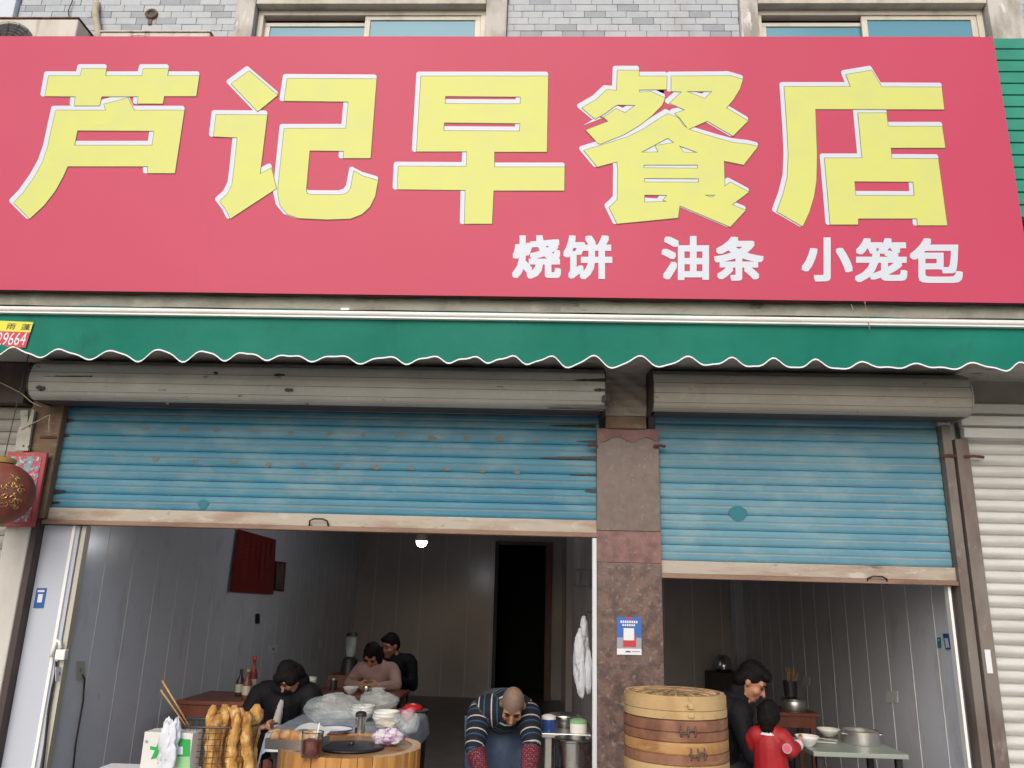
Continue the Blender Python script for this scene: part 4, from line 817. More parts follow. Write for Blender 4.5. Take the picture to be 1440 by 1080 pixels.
# framed ornate picture and lantern by the side pier
c = [PY(*q, -.06) for q in ((17, 640), (72, 637), (52, 742), (-4, 742))]
t = thing('ornate_panel', 'red framed ornate festive panel on the side pier behind the lantern', 'panel', c[3].lerp(c[2], .5))
def quad(cs, y, inset):
    ce = sum(cs, Vector())/4; return [(p.x+(ce.x-p.x)*inset, y, p.z+(ce.z-p.z)*inset*.55) for p in cs]
xa, xb, za, zb_ = -3.668, -3.392, 1.975, 2.482
obj('frame', MB().box((xa, -.075, za), (xb, -.05, zb_)), 'ornate_frame', t, bevel=.004); obj('face', MB().box((xa+.03, -.08, za+.03), (xb-.03, -.0755, zb_-.03)), 'ornate', t)
lp = PY(-4, 694, -.40); LR = .205
t = thing('red_lantern', 'faded red lantern with gold pattern hanging at the shop corner', 'lantern', lp)
m = MB(); rg = []
for i in range(1, 24):
    th = math.pi*i/24; rg.append([(lp.x+LR*1.04*math.sin(th)*math.cos(a)*(1+.012*math.cos(a*12)), lp.y+LR*math.sin(th)*math.sin(a)*(1+.012*math.cos(a*12)), lp.z-LR*.97*math.cos(th)) for a in np.linspace(0, 2*math.pi, 73)[:-1]])
obj('globe', m.rings(rg), 'lantern', t, smooth=True)
for dz, nm in ((LR*.95, 'top_cap'), (-LR*1.0, 'bottom_cap')): obj(nm, MB().lathe((lp.x, lp.y, lp.z+dz), [(.001, 0), (.07, 0), (.075, .02), (.06, .035), (.001, .035)], 24, False), 'gold', t)
m = MB(); random.seed(4)
for i in range(95):                                            # gold scroll marks on the globe
    th = R(random.uniform(62, 118)); ph = R(-90+random.uniform(-75, 75)); s_ = random.uniform(.008, .018); pts = []
    for k in range(9):
        q = k/8*4.6+i; a_ = th+s_/LR*math.cos(q)*(.4+k/10); b_ = ph+s_/LR*math.sin(q)*(.4+k/10)/math.sin(th)
        pts.append((lp.x+LR*1.052*math.sin(a_)*math.cos(b_), lp.y+LR*1.012*math.sin(a_)*math.sin(b_), lp.z+LR*.982*math.cos(a_)))
    m.tube(pts, .0032, 4)
obj('gold_pattern', m, 'gold', t)['kind'] = 'stuff'
obj('hanging_cord', MB().tube([(lp.x, lp.y, lp.z+LR), (lp.x, lp.y+.02, 2.8), (lp.x, lp.y+.04, 3.14)], .003), 'cable', t)

# ------------------------------------------------------------------ air conditioners and pipes on the upper wall
def aircon(label, x0, x1, zt, y0, rusty):
    t = thing('air_conditioner', label, 'air conditioner', ((x0+x1)/2, y0, zt-.56), 'outdoor units above the sign')
    obj('casing', MB().box((x0, y0, zt-.56), (x1, y0+.30, zt-.012)), 'ac_white', t, bevel=.012)
    obj('top_cover', MB().box((x0-.006, y0-.008, zt-.0115), (x1+.006, y0+.308, zt)), 'ac_rust' if rusty else 'ac_white', t, bevel=.003)
    fx = x0+(x1-x0)*.36; fz = zt-.28
    obj('fan_opening', MB().lathe((0, 0, 0), [(.001, 0), (.225, 0), (.225, .004), (.001, .004)], 36, False), 'ac_dark', t).matrix_local = Matrix.Translation(Vector((fx, y0-.001, fz))-W[t.name]) @ Matrix.Rotation(R(90), 4, 'X')
    for k in range(9):
        r_ = .03+.025*k; obj('grille_ring', MB().tube([(fx+r_*math.cos(a), y0-.012, fz+r_*math.sin(a)) for a in np.linspace(0, 2*math.pi, 33)[:-1]], .0022, 4, True), 'wire', t)
    for k in range(8): 
        a = math.pi*k/8; obj('grille_bar', MB().tube([(fx+.23*math.cos(a), y0-.012, fz+.23*math.sin(a)), (fx-.23*math.cos(a), y0-.012, fz-.23*math.sin(a))], .0022, 4), 'wire', t)
    if False:
        for k in range(26):
            xx = x0+.05+k*.03; obj('vent_slot', MB().box((xx, y0-.0125, zt-.05), (xx+.015, y0-.0085, zt-.014)), 'ac_dark', t)
    for x in (x0+.12, x1-.12): obj('wall_bracket', MB().box((x-.02, y0+.02, zt-.60), (x+.02, .011, zt-.561)), 'rust', t)
    return t
pa = PY(111, 24.5, -.42); aircon('rust streaked white air conditioner outdoor unit above the sign end', pa.x-.82, pa.x, pa.z, -.42, True)
pb = PY(142, 43.5, -.33); pc = PY(296, 43.5, -.33); aircon('cleaner white air conditioner unit mostly hidden behind the red sign', pb.x, pc.x, pb.z, -.33, False)
tag(obj('taped_pipe', MB().tube([PY(*q, y) for q, y in (((136, 3), .01), ((136, 7), -.03), ((134, 15), -.05), ((135, 26), -.05), ((137, 38), -.06), ((139, 60), -.08), ((142, 90), -.1))], .026, 10), 'pipe_tape', smooth=True), 'cream taped refrigerant pipe coming out of the brick wall', 'pipe')
tag(obj('thin_cable', MB().tube([PY(*q, -.02) for q in ((103, -2), (99, 8), (96, 15), (98, 30))], .004), 'cable', smooth=True), 'thin dark cable on the brick wall above the rusty unit', 'cable')
p = PY(214, 21, 0); t = thing('wall_vent', 'dark capped vent hole with a cement ring in the brick wall', 'vent', p)
obj('cement_ring', MB().tube([(p.x+.04*math.cos(a), -.012, p.z+.035*math.sin(a)) for a in np.linspace(0, 2*math.pi, 17)[:-1]], .014, 6, True), 'cement_brown', t, smooth=True); obj('hole', MB().prism([(p.x+.036*math.cos(a), p.z+.032*math.sin(a)) for a in np.linspace(0, 2*math.pi, 17)[:-1]], 'y', -.014, -.004), 'black', t); obj('drip', MB().box((p.x-.02, -.012, p.z-.10), (p.x+.012, -.004, p.z-.04)), 'cement_brown', t, bevel=.003)

# ================================================================== INSIDE THE SHOP
t = thing('ceiling_lamp', 'lit round bulb hanging from the shop ceiling', 'lamp', PY(593, 762, 3.2)); p = PY(593, 762, 3.2)
obj('bulb', MB().ell(p, (.06, .06, .055), 20, 12), 'bulb', t, smooth=True); obj('cap', MB().lathe((p.x, p.y, p.z+.008), [(.066, 0), (.07, .012), (.05, .06), (.02, .085), (.001, .09)], 20, False), 'cream_plastic', t, smooth=True); obj('cord', MB().tube([(p.x, p.y, p.z+.12), (p.x, p.y, 3.0)], .005), 'cable', t)
ld = bpy.data.lights.new('lamp_light', 'POINT'); ld.energy = 10; ld.shadow_soft_size = .07; ld.color = (.93, .96, 1); lo = bpy.data.objects.new('lamp_light', ld); COL.objects.link(lo); lo.parent = t; lo.location = (0, 0, -.10)
def table(name, label, x0, y0, x1, y1, z, top_, legm, cat='table', apron=True):
    t = thing(name, label, cat, ((x0+x1)/2, (y0+y1)/2, 0)); obj('table_top', MB().box((x0, y0, z-.03), (x1, y1, z)), top_, t, bevel=.004)
    for x in (x0+.03, x1-.07):
        for y in (y0+.03, y1-.07): obj('leg', MB().box((x, y, 0), (x+.04, y+.04, z-.03)), legm, t)
    if apron: obj('apron', MB().box((x0+.03, y0+.02, z-.12), (x1-.03, y0+.029, z-.03)), top_, t)
    return t
def cylin(name, label, cat, c, r, h, mat, lid=None, group=None):
    t = thing(name, label, cat, c, group); obj('body', MB().lathe(c, [(.001, 0), (r*.96, 0), (r, .008), (r, h-.008), (r*.95, h), (r*.9, h), (r*.9, h*.3 if not lid else h-.002), (.001, h*.3 if not lid else h-.002)], 24, False), mat, t, auto=True)
    if lid: obj('lid', MB().lathe(Vector(c)+Vector((0, 0, h)), [(r*1.02, -.01), (r*1.02, .01), (r*.5, .02), (.001, .022)], 24, False), lid, t, auto=True)
    return t
table('dining_table', 'red brown wooden dining table where the salmon clad diner leans', -2.15, 2.35, -1.25, 2.95, .70, 'wood_red', 'wood_red')
table('dining_table', 'red brown table with bottles behind the man reading his phone', -2.95, 1.5, -2.12, 2.2, .72, 'wood_red', 'wood_red')
p = PY(438, 962, 2.6); cylin('cream_jar', 'cream coloured jar standing on the far dining table', 'jar', (p.x, 2.6, .70), .045, .11, 'cream_plastic', 'white_plastic')
p = PY(494, 962, 2.5); bowl('soup_bowl', (p.x, 2.5, .70), .075, .06, 'porcelain', 'white soup bowl on the far dining table beside the metal cup'); p = PY(516, 962, 2.45); cylin('metal_cup', 'small shiny metal cup on the far dining table', 'cup', (p.x, 2.45, .70), .038, .075, 'steel'); p = PY(532, 960, 2.5); bowl('soup_bowl', (p.x, 2.5, .70), .07, .055, 'porcelain', 'white soup bowl in front of the salmon clad diner')
p = PY(468, 955, 2.7); cylin('glass_jar', 'small dark condiment jar in the middle of the far dining table', 'jar', (p.x, 2.75, .70), .035, .10, 'iron', 'steel')
t = thing('juice_blender', 'tall blender with a dark lid behind the far dining table', 'blender', (PY(492, 930, 3.9).x, 3.9, 0)); bx, by = PY(492, 930, 3.9).x, 3.9
obj('stand', MB().box((bx-.2, by-.15, 0), (bx+.2, by+.2, .74)), 'wood_red', t, bevel=.005); obj('motor', MB().lathe((bx, by, .74), [(.001, 0), (.10, 0), (.08, .16), (.05, .18), (.001, .18)], 20, False), 'iron', t, auto=True); obj('jug', MB().lathe((bx, by, .92), [(.04, 0), (.055, .05), (.065, .22), (.06, .22), (.05, .05), (.035, .01)], 20, False), 'film', t, smooth=True); obj('lid', MB().cyl((bx, by, 1.14), (bx, by, 1.18), .07, .055, 16), 'black', t)
def bottle(label, px, y, z, h, mat, capm):
    p = PY(px, 960, y); t = thing('sauce_bottle', label, 'bottle', (p.x, y, z), 'bottles on the side table'); obj('body', MB().lathe((p.x, y, z), [(.001, 0), (.034, 0), (.036, .01), (.036, h*.55), (.014, h*.75), (.013, h*.92), (.001, h*.92)], 18, False), mat, t, smooth=True); obj('cap', MB().cyl((p.x, y, z+h*.92), (p.x, y, z+h), .016, .015, 12), capm, t); obj('paper_label', MB().lathe((p.x, y, z), [(.0368, h*.15), (.0368, h*.45)], 18, False), 'cream_plastic', t, smooth=True)
bottle('tall amber sauce bottle with a red cap on the side table', 355, 1.8, .72, .34, 'chili', 'red_plastic'); bottle('short vinegar bottle with an orange cap on the side table', 348, 1.7, .72, .24, 'wood_red', 'dough'); bottle('dark soy bottle with a black cap on the side table', 338, 1.9, .72, .22, 'iron', 'black')
# utensil shelf and pots beside the bending man
SH = table('pot_stand', 'low metal stand with pots and basins behind the white edge post', .04, .62, .385, 1.35, .70, 'alu', 'alu', 'stand', False)
p = PY(790, 1020, .8); bowl('steel_basin', (.21, .92, .70), .125, .09, 'steel', 'shallow steel basin on the low metal stand')
cylin('blue_tub', 'dark blue plastic tub beside the bending man', 'tub', (.09, .72, .70), .05, .09, 'enamel_blue', 'white_plastic'); cylin('food_box', 'white plastic food box with a green lid on the low stand', 'box', (.30, .72, .70), .06, .07, 'white_plastic', 'carton_pale')
t = thing('stock_pot', 'large steel stock pot standing behind the white edge post', 'pot', (.255, .36, 0)); obj('stove', MB().box((.12, .24, 0), (.375, .50, .44)), 'alu', t, bevel=.005); obj('body', MB().lathe((.255, .36, .44), [(.001, 0), (.125, 0), (.128, .02), (.128, .10), (.132, .105), (.128, .11), (.128, .26), (.134, .265), (.134, .275), (.12, .275), (.115, .20), (.001, .19)], 36, False), 'steel', t, auto=True); obj('soup', MB().lathe((.255, .36, .695), [(.001, 0), (.119, 0)], 24, False), 'black', t)
t = thing('bag_bundle', 'bundle of white plastic bags hanging behind the edge post', 'plastic bags', (.30, .62, .96)); random.seed(9)
for k, (dx, dy, zc, rx, rz_) in enumerate(((-.012, .0, 1.40, .028, .09), (-.04, -.02, 1.25, .042, .15), (.0, .02, 1.22, .036, .18), (-.055, .03, 1.17, .034, .16), (.02, -.03, 1.12, .028, .16), (-.028, -.035, 1.10, .026, .15), (-.045, .01, 1.06, .022, .11))):
    obj('bag', crumple((.345+dx, .64+dy, zc), (rx, rx, rz_), 70+k, .26, 36, 40), 'film_white', t, smooth=True)
obj('hook', MB().tube([(.398, .66, 1.52), (.36, .66, 1.52), (.345, .65, 1.49), (.35, .64, 1.47)], .005), 'iron', t)
# right room furniture
RT = table('dining_table', 'grey green topped dining table in the side room', 1.84, .42, 2.46, 1.0, .675, 'table_green', 'black', 'table', False)
p = PZ(1166, 1036, .675); bowl('soup_bowl', (p.x, p.y, .676), .085, .055, 'porcelain', 'white bowl standing on the grey green table beside the round pan'); p = PZ(1212, 1046, .675); t = thing('steam_pan', 'round dented aluminium steaming pan on the grey green table', 'pan', (p.x, p.y, .676)); obj('wall', MB().lathe((p.x, p.y, .676), [(.001, 0), (.115, 0), (.12, .015), (.118, .085), (.124, .09), (.118, .092), (.112, .085), (.112, .05), (.001, .045)], 36, False), 'alu', t, auto=True); obj('liner', MB().lathe((p.x, p.y, .735), [(.001, .006), (.111, 0)], 24, False), 'weave', t)
for s_ in (-1, 1): obj('ear', MB().tube([(p.x+s_*.115, p.y-.03, .74), (p.x+s_*.15, p.y-.02, .745), (p.x+s_*.15, p.y+.02, .745), (p.x+s_*.115, p.y+.03, .74)], .005), 'alu', t, smooth=True)
for i, q in enumerate((((1139, 1036), (1178, 1042)), ((1145, 1043), (1176, 1045)))): tag(obj('chopstick', MB().cyl(PZ(*q[0], .684), PZ(*q[1], .684), .004, n=6), 'cream_plastic'), ('pale chopstick lying in front of the white bowl', 'second pale chopstick lying across the table edge')[i], 'chopstick', 'chopsticks on the side room table')
p = PZ(1106, 1033, .676); bowl('noodle_bowl', (1.86, .60, .676), .08, .07, 'porcelain', 'deep white bowl in front of the child in red')
table('side_cabinet', 'red brown low table with the chopstick holder at the back of the side room', 2.0, 2.0, 2.42, 2.45, .72, 'wood_red', 'wood_red')
p = PY(1117, 1008, 2.2); cylin('steamer_pan', 'small aluminium steaming pan under the chopstick holder', 'pan', (p.x, 2.2, .72), .105, .085, 'alu', 'steel')
t = thing('chopstick_holder', 'dark cup of wooden chopsticks standing on the small pan', 'holder', (p.x-.02, 2.2, .83)); obj('cup', MB().lathe((p.x-.02, 2.2, .83), [(.001, 0), (.055, 0), (.06, .13), (.055, .13), (.05, .01)], 18, False), 'iron', t, auto=True)
for k in range(9): obj('chopstick', MB().cyl((p.x-.02+.03*math.cos(k), 2.2+.03*math.sin(k), .84), (p.x+.045*math.cos(k*1.1), 2.2+.04*math.sin(k*1.7), 1.03+.02*(k % 3)), .006, n=6), 'chopstick', t)
p = PY(1018, 960, 6.0); t = thing('rice_cooker', 'small steel cooker on a dark shelf against the side room back wall', 'cooker', (p.x, 6.0, .6)); obj('shelf', MB().box((p.x-.2, 5.85, 0), (p.x+.2, 6.25, .72)), 'rail_dark', t); obj('body', MB().lathe((p.x, 6.0, .72), [(.001, 0), (.10, 0), (.11, .05), (.10, .18), (.05, .22), (.001, .22)], 24, False), 'steel', t, smooth=True)
#@@PEOPLE@@
# ================================================================== PEOPLE
class Fig:
    """a figure: tapered limbs and ellipsoids fused into one continuous surface; every face takes the clothing of the nearest limb"""
    def __init__(s): s.p = []
    def limb(s, a, b, r0, r1, mat, s0=0.0): s.p.append(('c', Vector(a), Vector(b), r0, r1, mat, s0)); return s
    def ell(s, c, rad, mat, ax=None): s.p.append(('e', Vector(c), rad, ax or (Vector((1, 0, 0)), Vector((0, 1, 0)), Vector((0, 0, 1))), mat)); return s
    def build(s, name, parent, voxel=.008, smooth=4, disp=0):
        mb = MB()
        for q in s.p:
            if q[0] == 'c': mb.cap(q[1], q[2], q[3], q[4], 14)
            else: mb.ell(q[1], q[2], 16, 10, q[3])
        me = mb.mesh('raw'); o = bpy.data.objects.new('raw', me); COL.objects.link(o)
        md = o.modifiers.new('r', 'REMESH'); md.mode = 'VOXEL'; md.voxel_size = voxel
        if smooth: sm_ = o.modifiers.new('s', 'SMOOTH'); sm_.iterations = smooth; sm_.factor = .5
        e = o.evaluated_get(DG()); out = bpy.data.meshes.new_from_object(e); COL.objects.unlink(o); bpy.data.objects.remove(o)
        nv = len(out.vertices); co = np.empty(nv*3); out.vertices.foreach_get('co', co); co = co.reshape(-1, 3)
        best = np.full(nv, 1e9); idx = np.zeros(nv, int); al = np.zeros(nv)
        for k, q in enumerate(s.p):
            if q[0] == 'c':
                a, b = np.array(q[1]), np.array(q[2]); ab = b-a; t_ = ((co-a)@ab)/(ab@ab); tc_ = np.clip(t_, 0, 1)
                d = np.linalg.norm(co-(a+tc_[:, None]*ab), axis=1)-(q[3]+(q[4]-q[3])*tc_); s_ = q[6]+t_*np.linalg.norm(ab)
            else:
                A = np.array([list(v) for v in q[3]]); l = (co-np.array(q[1]))@A.T/np.array(q[2]); d = (np.linalg.norm(l, axis=1)-1)*min(q[2]); s_ = np.zeros(nv)
            w_ = d < best; best[w_] = d[w_]; idx[w_] = k; al[w_] = s_[w_]
        if disp:
            n_ = np.array([tuple(v.normal) for v in out.vertices]); dd = np.array([NZ.noise(Vector(c)*14)+.6*NZ.noise(Vector(c)*31) for c in co]); co = co+n_*(dd*disp)[:, None]; out.vertices.foreach_set('co', co.ravel())
        names = []
        for q in s.p:
            mt = q[5] if q[0] == 'c' else q[4]
            if mt not in names: names.append(mt)
        out.materials.clear()
        for n_ in names: out.materials.append(MATS[n_])
        mid_ = np.array([names.index(q[5] if q[0] == 'c' else q[4]) for q in s.p])[idx]
        at = out.attributes.new('along', 'FLOAT', 'POINT'); at.data.foreach_set('value', al)
        for pl in out.polygons: pl.material_index = int(mid_[pl.vertices[0]]); pl.use_smooth = True
        wl = W[parent.name]; out.transform(Matrix.Translation(-wl)); ob = bpy.data.objects.new(name, out); link(ob, parent, wl); return ob
def head(F, c, fwd, up, skin='skin', s=1.0, scalp=None, parent=None, neck=None):
    c = Vector(c); fwd = Vector(fwd).normalized(); up = Vector(up); up = (up-fwd*up.dot(fwd)).normalized(); rt = fwd.cross(up); ax = (rt, fwd, up)
    P_ = lambda a, b, d: c+(rt*a+fwd*b+up*d)*s
    F.ell(P_(0, -.008, .032), (.076*s, .094*s, .092*s), scalp or skin, ax)
    F.ell(P_(0, .024, -.025), (.062*s, .068*s, .086*s), skin, ax); F.ell(P_(0, .055, -.088), (.036*s, .03*s, .025*s), skin, ax)
    F.limb(P_(-.045, .072, .028), P_(.045, .072, .028), .014*s, .014*s, skin)
    F.limb(P_(0, .088, .008), P_(0, .11, -.03), .009*s, .014*s, skin)
    F.limb(P_(-.018, .086, -.062), P_(.018, .086, -.062), .008*s, .008*s, 'lip')
    for k in (-1, 1): F.ell(P_(.078*k, -.006, -.004), (.011*s, .02*s, .032*s), skin, ax); F.ell(P_(.04*k, .06, -.03), (.025*s, .025*s, .025*s), skin, ax)
    F.limb(P_(0, -.03, -.05), P_(0, -.045, -.15 if not neck else (-.08 if neck == 'hair_black' else -.11)), .052*s, .058*s, neck or skin)
    if parent:
        for k in (-1, 1):
            obj('eye', MB().ell(P_(.031*k, .083, .006), (.0135*s, .010*s, .0085*s), 12, 8, ax), 'black', parent, smooth=True)
            obj('eyebrow', MB().cap(P_(.017*k, .094, .030), P_(.046*k, .082, .031), .005*s, .0035*s, 8), 'hair_black', parent, smooth=True)
    return P_, ax
def hair(parent, P_, ax, s, parts_, voxel=.009):
    H = Fig()
    for a, b, d, ra, rb, rd in parts_: H.ell(P_(a, b, d), (ra*s, rb*s, rd*s), 'hair_black', ax)
    return H.build('hair', parent, voxel, 1, .008)
def hand(F, wrist, d, side, nrm, mat='skin', s=1.0, curl=.6):
    """palm, four fingers and a thumb from the wrist along d; side = thumb side, nrm = palm side"""
    w_ = Vector(wrist); d = Vector(d).normalized(); nrm = Vector(nrm); nrm = (nrm-d*nrm.dot(d)).normalized(); sd_ = d.cross(nrm); sd_ = sd_ if sd_.dot(Vector(side)) > 0 else -sd_
    pc = w_+d*.05*s
    F.ell(pc, (.042*s, .052*s, .017*s), mat, (sd_, d, nrm))
    for k, ln in enumerate((.070, .078, .073, .056)):
        b = w_+d*.09*s+sd_*(.030-.020*k)*s; m1 = b+(d*math.cos(curl*.6)+nrm*math.sin(curl*.6))*ln*.5*s; m2 = m1+(d*math.cos(curl*1.7)+nrm*math.sin(curl*1.7))*ln*.5*s
        F.limb(b-d*.01*s, m1, .0098*s, .009*s, mat); F.limb(m1, m2, .009*s, .0075*s, mat)
    tb = w_+d*.025*s+sd_*.034*s; t1_ = tb+(d*.55+sd_*.65+nrm*.35).normalized()*.04*s; F.limb(tb, t1_, .013*s, .011*s, mat); F.limb(t1_, t1_+(d*.8+nrm*.45).normalized()*.03*s, .0105*s, .009*s, mat)

# ---- the man bending down towards the pots
t = thing('person', 'person in striped navy sweater and denim apron bending forward with dark red oversleeves', 'person', (-.26, .75, 0)); F = Fig()
hp = Vector((-.305, .90, .80)); ch = Vector((-.215, .50, .855))
F.limb(hp, ch, .155, .15, 'striped_knit', .3); F.limb(ch+Vector((-.115, -.04, .0)), ch+Vector((.10, -.05, .01)), .112, .108, 'striped_knit', .0)
F.limb(hp+Vector((-.07, .02, -.03)), hp+Vector((.07, .0, -.03)), .13, .13, 'denim')
for sx, kn, ft in ((-1, (-.43, .76, .46), (-.42, .84, .07)), (1, (-.20, .74, .46), (-.19, .82, .07))):
    h0 = hp+Vector((.09*sx, 0, -.08)); F.limb(h0, kn, .105, .075, 'denim'); F.limb(kn, ft, .072, .05, 'denim'); F.limb((ft[0], ft[1]+.03, .045), (ft[0], ft[1]-.15, .035), .045, .035, 'shoe')
sl_ = Vector((-.385, .44, .835)); el_ = Vector((-.40, .28, .655)); wl_ = Vector((-.335, .20, .49))
sr_ = Vector((-.055, .42, .85)); er_ = Vector((-.025, .28, .70)); wr_ = Vector((-.045, .17, .50))
for a, b, c in ((sl_, el_, wl_), (sr_, er_, wr_)):
    F.limb(a, b, .085, .066, 'striped_knit', .06); md_ = b.lerp(c, .28); F.limb(b, md_, .064, .06, 'striped_knit', .28); F.limb(md_, c, .066, .052, 'oversleeve')
    hand(F, c+(c-b).normalized()*.01, (c-b), (1 if a is sl_ else -1, -.2, 0), (0, 1, .3))
hc = PY(721, 992, .27)
P_, ax = head(F, hc, (-.05, -.66, -.75), (.05, -.72, .66), 'skin', 1.0, 'stubble', t)
F.limb(hc+Vector((0, .09, -.02)), ch+Vector((0, -.02, .02)), .058, .075, 'striped_knit', .02)
F.build('body', t, .0075, 4)
def apr(u, v):
    x = -.50+.40*u+.03*v; return (x, .60-.10*v*(1-v)-.02*math.sin(u*math.pi)*1.5+.012*math.sin(u*14+v*3), .80-.52*v)
obj('apron', MB().grid(18, 20, apr), 'denim', t, smooth=True)
# ---- man in a black jacket at the side room table, in profile
t = thing('person', 'person in black coat seated in profile feeding the child in red', 'person', (1.30, .62, 0)); F = Fig()
hc = PY(1057, 959, .42)
F.limb((1.24, .66, .52), (1.27, .58, .86), .155, .165, 'jacket_black'); F.limb((1.19, .68, .90), (1.36, .42, .90), .10, .10, 'jacket_black'); F.ell((1.30, .52, .93), (.13, .16, .10), 'jacket_black')
F.limb((1.16, .66, .50), (1.48, .78, .48), .10, .085, 'trousers'); F.limb((1.24, .58, .48), (1.56, .52, .48), .10, .085, 'trousers')
for k, (x, y) in enumerate(((1.50, .79), (1.57, .52))): F.limb((x, y, .47), (x, y, .07), .07, .05, 'trousers'); F.limb((x-.03, y, .045), (x+.15, y, .035), .045, .035, 'shoe')
for a, b, c in (((1.36, .40, .88), (1.40, .27, .66), (1.50, .42, .80)), ((1.20, .70, .88), (1.36, .80, .66), (1.56, .66, .74))):
    F.limb(a, b, .078, .062, 'jacket_black'); F.limb(b, c, .06, .045, 'jacket_black'); hand(F, Vector(c), Vector(c)-Vector(b), (0, 0, 1), (-.3, .2, 1), 'skin', 1, .8)
P_, ax = head(F, hc, (.74, -.40, -.55), (.48, -.16, .85), 'skin', 1.0, None, t, 'jacket_black')
F.limb(hc+Vector((-.055, .03, -.085)), (1.31, .52, .94), .064, .085, 'jacket_black'); F.build('body', t, .0085, 4)
hair(t, P_, ax, 1.03, ((0, -.018, .05, .086, .098, .088), (0, -.06, .0, .08, .055, .085), (0, .045, .095, .07, .05, .032), (.055, -.02, .03, .035, .05, .05), (-.055, -.02, .03, .035, .05, .05), (.03, .07, .085, .035, .03, .03)))
obj('stool', MB().box((1.05, .48, .40), (1.42, .82, .435)).box((1.08, .51, 0), (1.12, .55, .40)).box((1.35, .51, 0), (1.39, .55, .40)).box((1.08, .75, 0), (1.12, .79, .40)).box((1.35, .75, 0), (1.39, .79, .40)), 'wood_red').name = 'stool'
o = bpy.data.objects['stool']; tag(o, 'square wooden stool under the person in the black coat', 'stool')
# ---- child in a red jersey
t = thing('person', 'small child in red sports jersey with white neck and cuff stripes', 'person', (1.46, .22, 0)); F = Fig()
hc = PY(1081, 1008, .20); b0 = PY(1083, 1062, .20)
F.limb((b0.x+.01, .22, .42), (b0.x, .20, b0.z+.06), .115, .105, 'jersey_red'); F.limb((b0.x-.07, .22, b0.z+.11), (b0.x+.07, .16, b0.z+.11), .062, .062, 'jersey_red'); F.ell((hc.x, .20, b0.z+.16), (.07, .065, .03), 'jersey_red')
F.ell((hc.x-.008, .18, hc.z-.096), (.064, .062, .013), 'jersey_white'); F.ell((hc.x-.004, .19, hc.z-.118), (.074, .07, .024), 'jersey_red')
F.limb((b0.x-.05, .22, .40), (b0.x-.04, .12, .06), .07, .05, 'trousers'); F.limb((b0.x+.07, .22, .40), (b0.x+.08, .14, .06), .07, .05, 'trousers')
for x in (-.04, .08): F.limb((b0.x+x, .16, .04), (b0.x+x+.1, .14, .032), .038, .03, 'shoe')
ew = PY(1112, 1056, .12); wr2 = PY(1122, 1048, .20)
F.limb((b0.x+.09, .15, b0.z+.09), ew, .055, .045, 'jersey_red'); F.limb(ew, ew.lerp(wr2, .6), .043, .04, 'jersey_red'); F.limb(ew.lerp(wr2, .62), wr2, .038, .036, 'jersey_white'); hand(F, wr2, (.5, .5, .35), (0, 0, 1), (-.4, .5, .5), 'skin_light', .62, .7)
el2 = PY(1062, 1060, .28); F.limb((b0.x-.09, .24, b0.z+.09), el2, .054, .045, 'jersey_red'); w3_ = (el2.x+.1, .38, el2.z+.03); F.limb(el2, w3_, .042, .034, 'jersey_red'); hand(F, w3_, (.6, .6, .2), (0, 0, 1), (.2, -.3, .9), 'skin_light', .62, .7)
P_, ax = head(F, hc, (.45, .85, -.25), (.1, .1, 1), 'skin_light', .76, None, t, 'hair_black'); F.build('body', t, .0075, 3)
hair(t, P_, ax, .77, ((0, -.02, .045, .09, .10, .095), (0, -.055, -.02, .085, .065, .09), (0, -.055, -.05, .066, .05, .055), (.05, .0, .01, .045, .06, .07), (-.05, .0, .01, .045, .06, .07)))
p = PY(1107, 1053, .06); obj('arm_badge', MB().lathe((0, 0, 0), [(.001, 0), (.030, 0), (.030, .004), (.001, .004)], 24, False), 'badge_ring', t, label='round badge on the sleeve').matrix_local = Matrix.Translation(Vector((p.x, .066, p.z))-W[t.name]) @ Matrix.Rotation(R(80), 4, 'X'); obj('badge_centre', MB().lathe((0, 0, 0), [(.001, 0), (.021, 0), (.021, .003), (.001, .003)], 24, False), 'pink_plastic', t).matrix_local = Matrix.Translation(Vector((p.x, .0635, p.z))-W[t.name]) @ Matrix.Rotation(R(80), 4, 'X')
# ---- seated man reading a phone
t = thing('person', 'person in black jacket and pale shirt seated looking down at a phone', 'person', (-1.9, 1.2, 0)); F = Fig()
hc = PY(408, 951, .88); yb = 1.08
F.limb((-1.93, 1.15, .50), (-1.90, 1.02, .80), .16, .155, 'jacket_black'); F.limb((-2.06, 1.02, .86), (-1.72, 1.0, .86), .09, .09, 'jacket_black'); F.limb((-1.885, .872, .815), (-1.925, .88, .58), .018, .045, 'shirt_grey'); F.ell((-1.89, .95, .90), (.10, .10, .06), 'jacket_black')
for a, b, c in (((-2.10, 1.0, .85), (-2.16, .86, .64), (-1.965, .70, .665)), ((-1.69, .98, .85), (-1.66, .84, .63), (-1.80, .70, .645))):
    F.limb(a, b, .078, .064, 'jacket_black'); F.limb(b, c, .06, .045, 'jacket_black'); F.limb(Vector(b).lerp(Vector(c), .93), c, .043, .04, 'shirt_grey'); hand(F, Vector(c), Vector(c)-Vector(b), (0, -.5, 1), (0, -.2, 1), 'skin', 1, .7)
F.limb((-2.02, 1.12, .48), (-2.06, .72, .50), .10, .08, 'trousers'); F.limb((-1.83, 1.12, .48), (-1.80, .72, .50), .10, .08, 'trousers')
for x in (-2.07, -1.79): F.limb((x, .72, .48), (x, .80, .07), .07, .05, 'trousers'); F.limb((x, .83, .045), (x, .66, .035), .045, .035, 'shoe')
P_, ax = head(F, hc, (-.50, -.36, -.79), (-.40, -.50, .77), 'skin', .93, None, t, 'jacket_black'); F.limb(hc+Vector((.03, .07, -.05)), (-1.87, .96, .90), .066, .08, 'jacket_black'); F.build('body', t, .0085, 4)
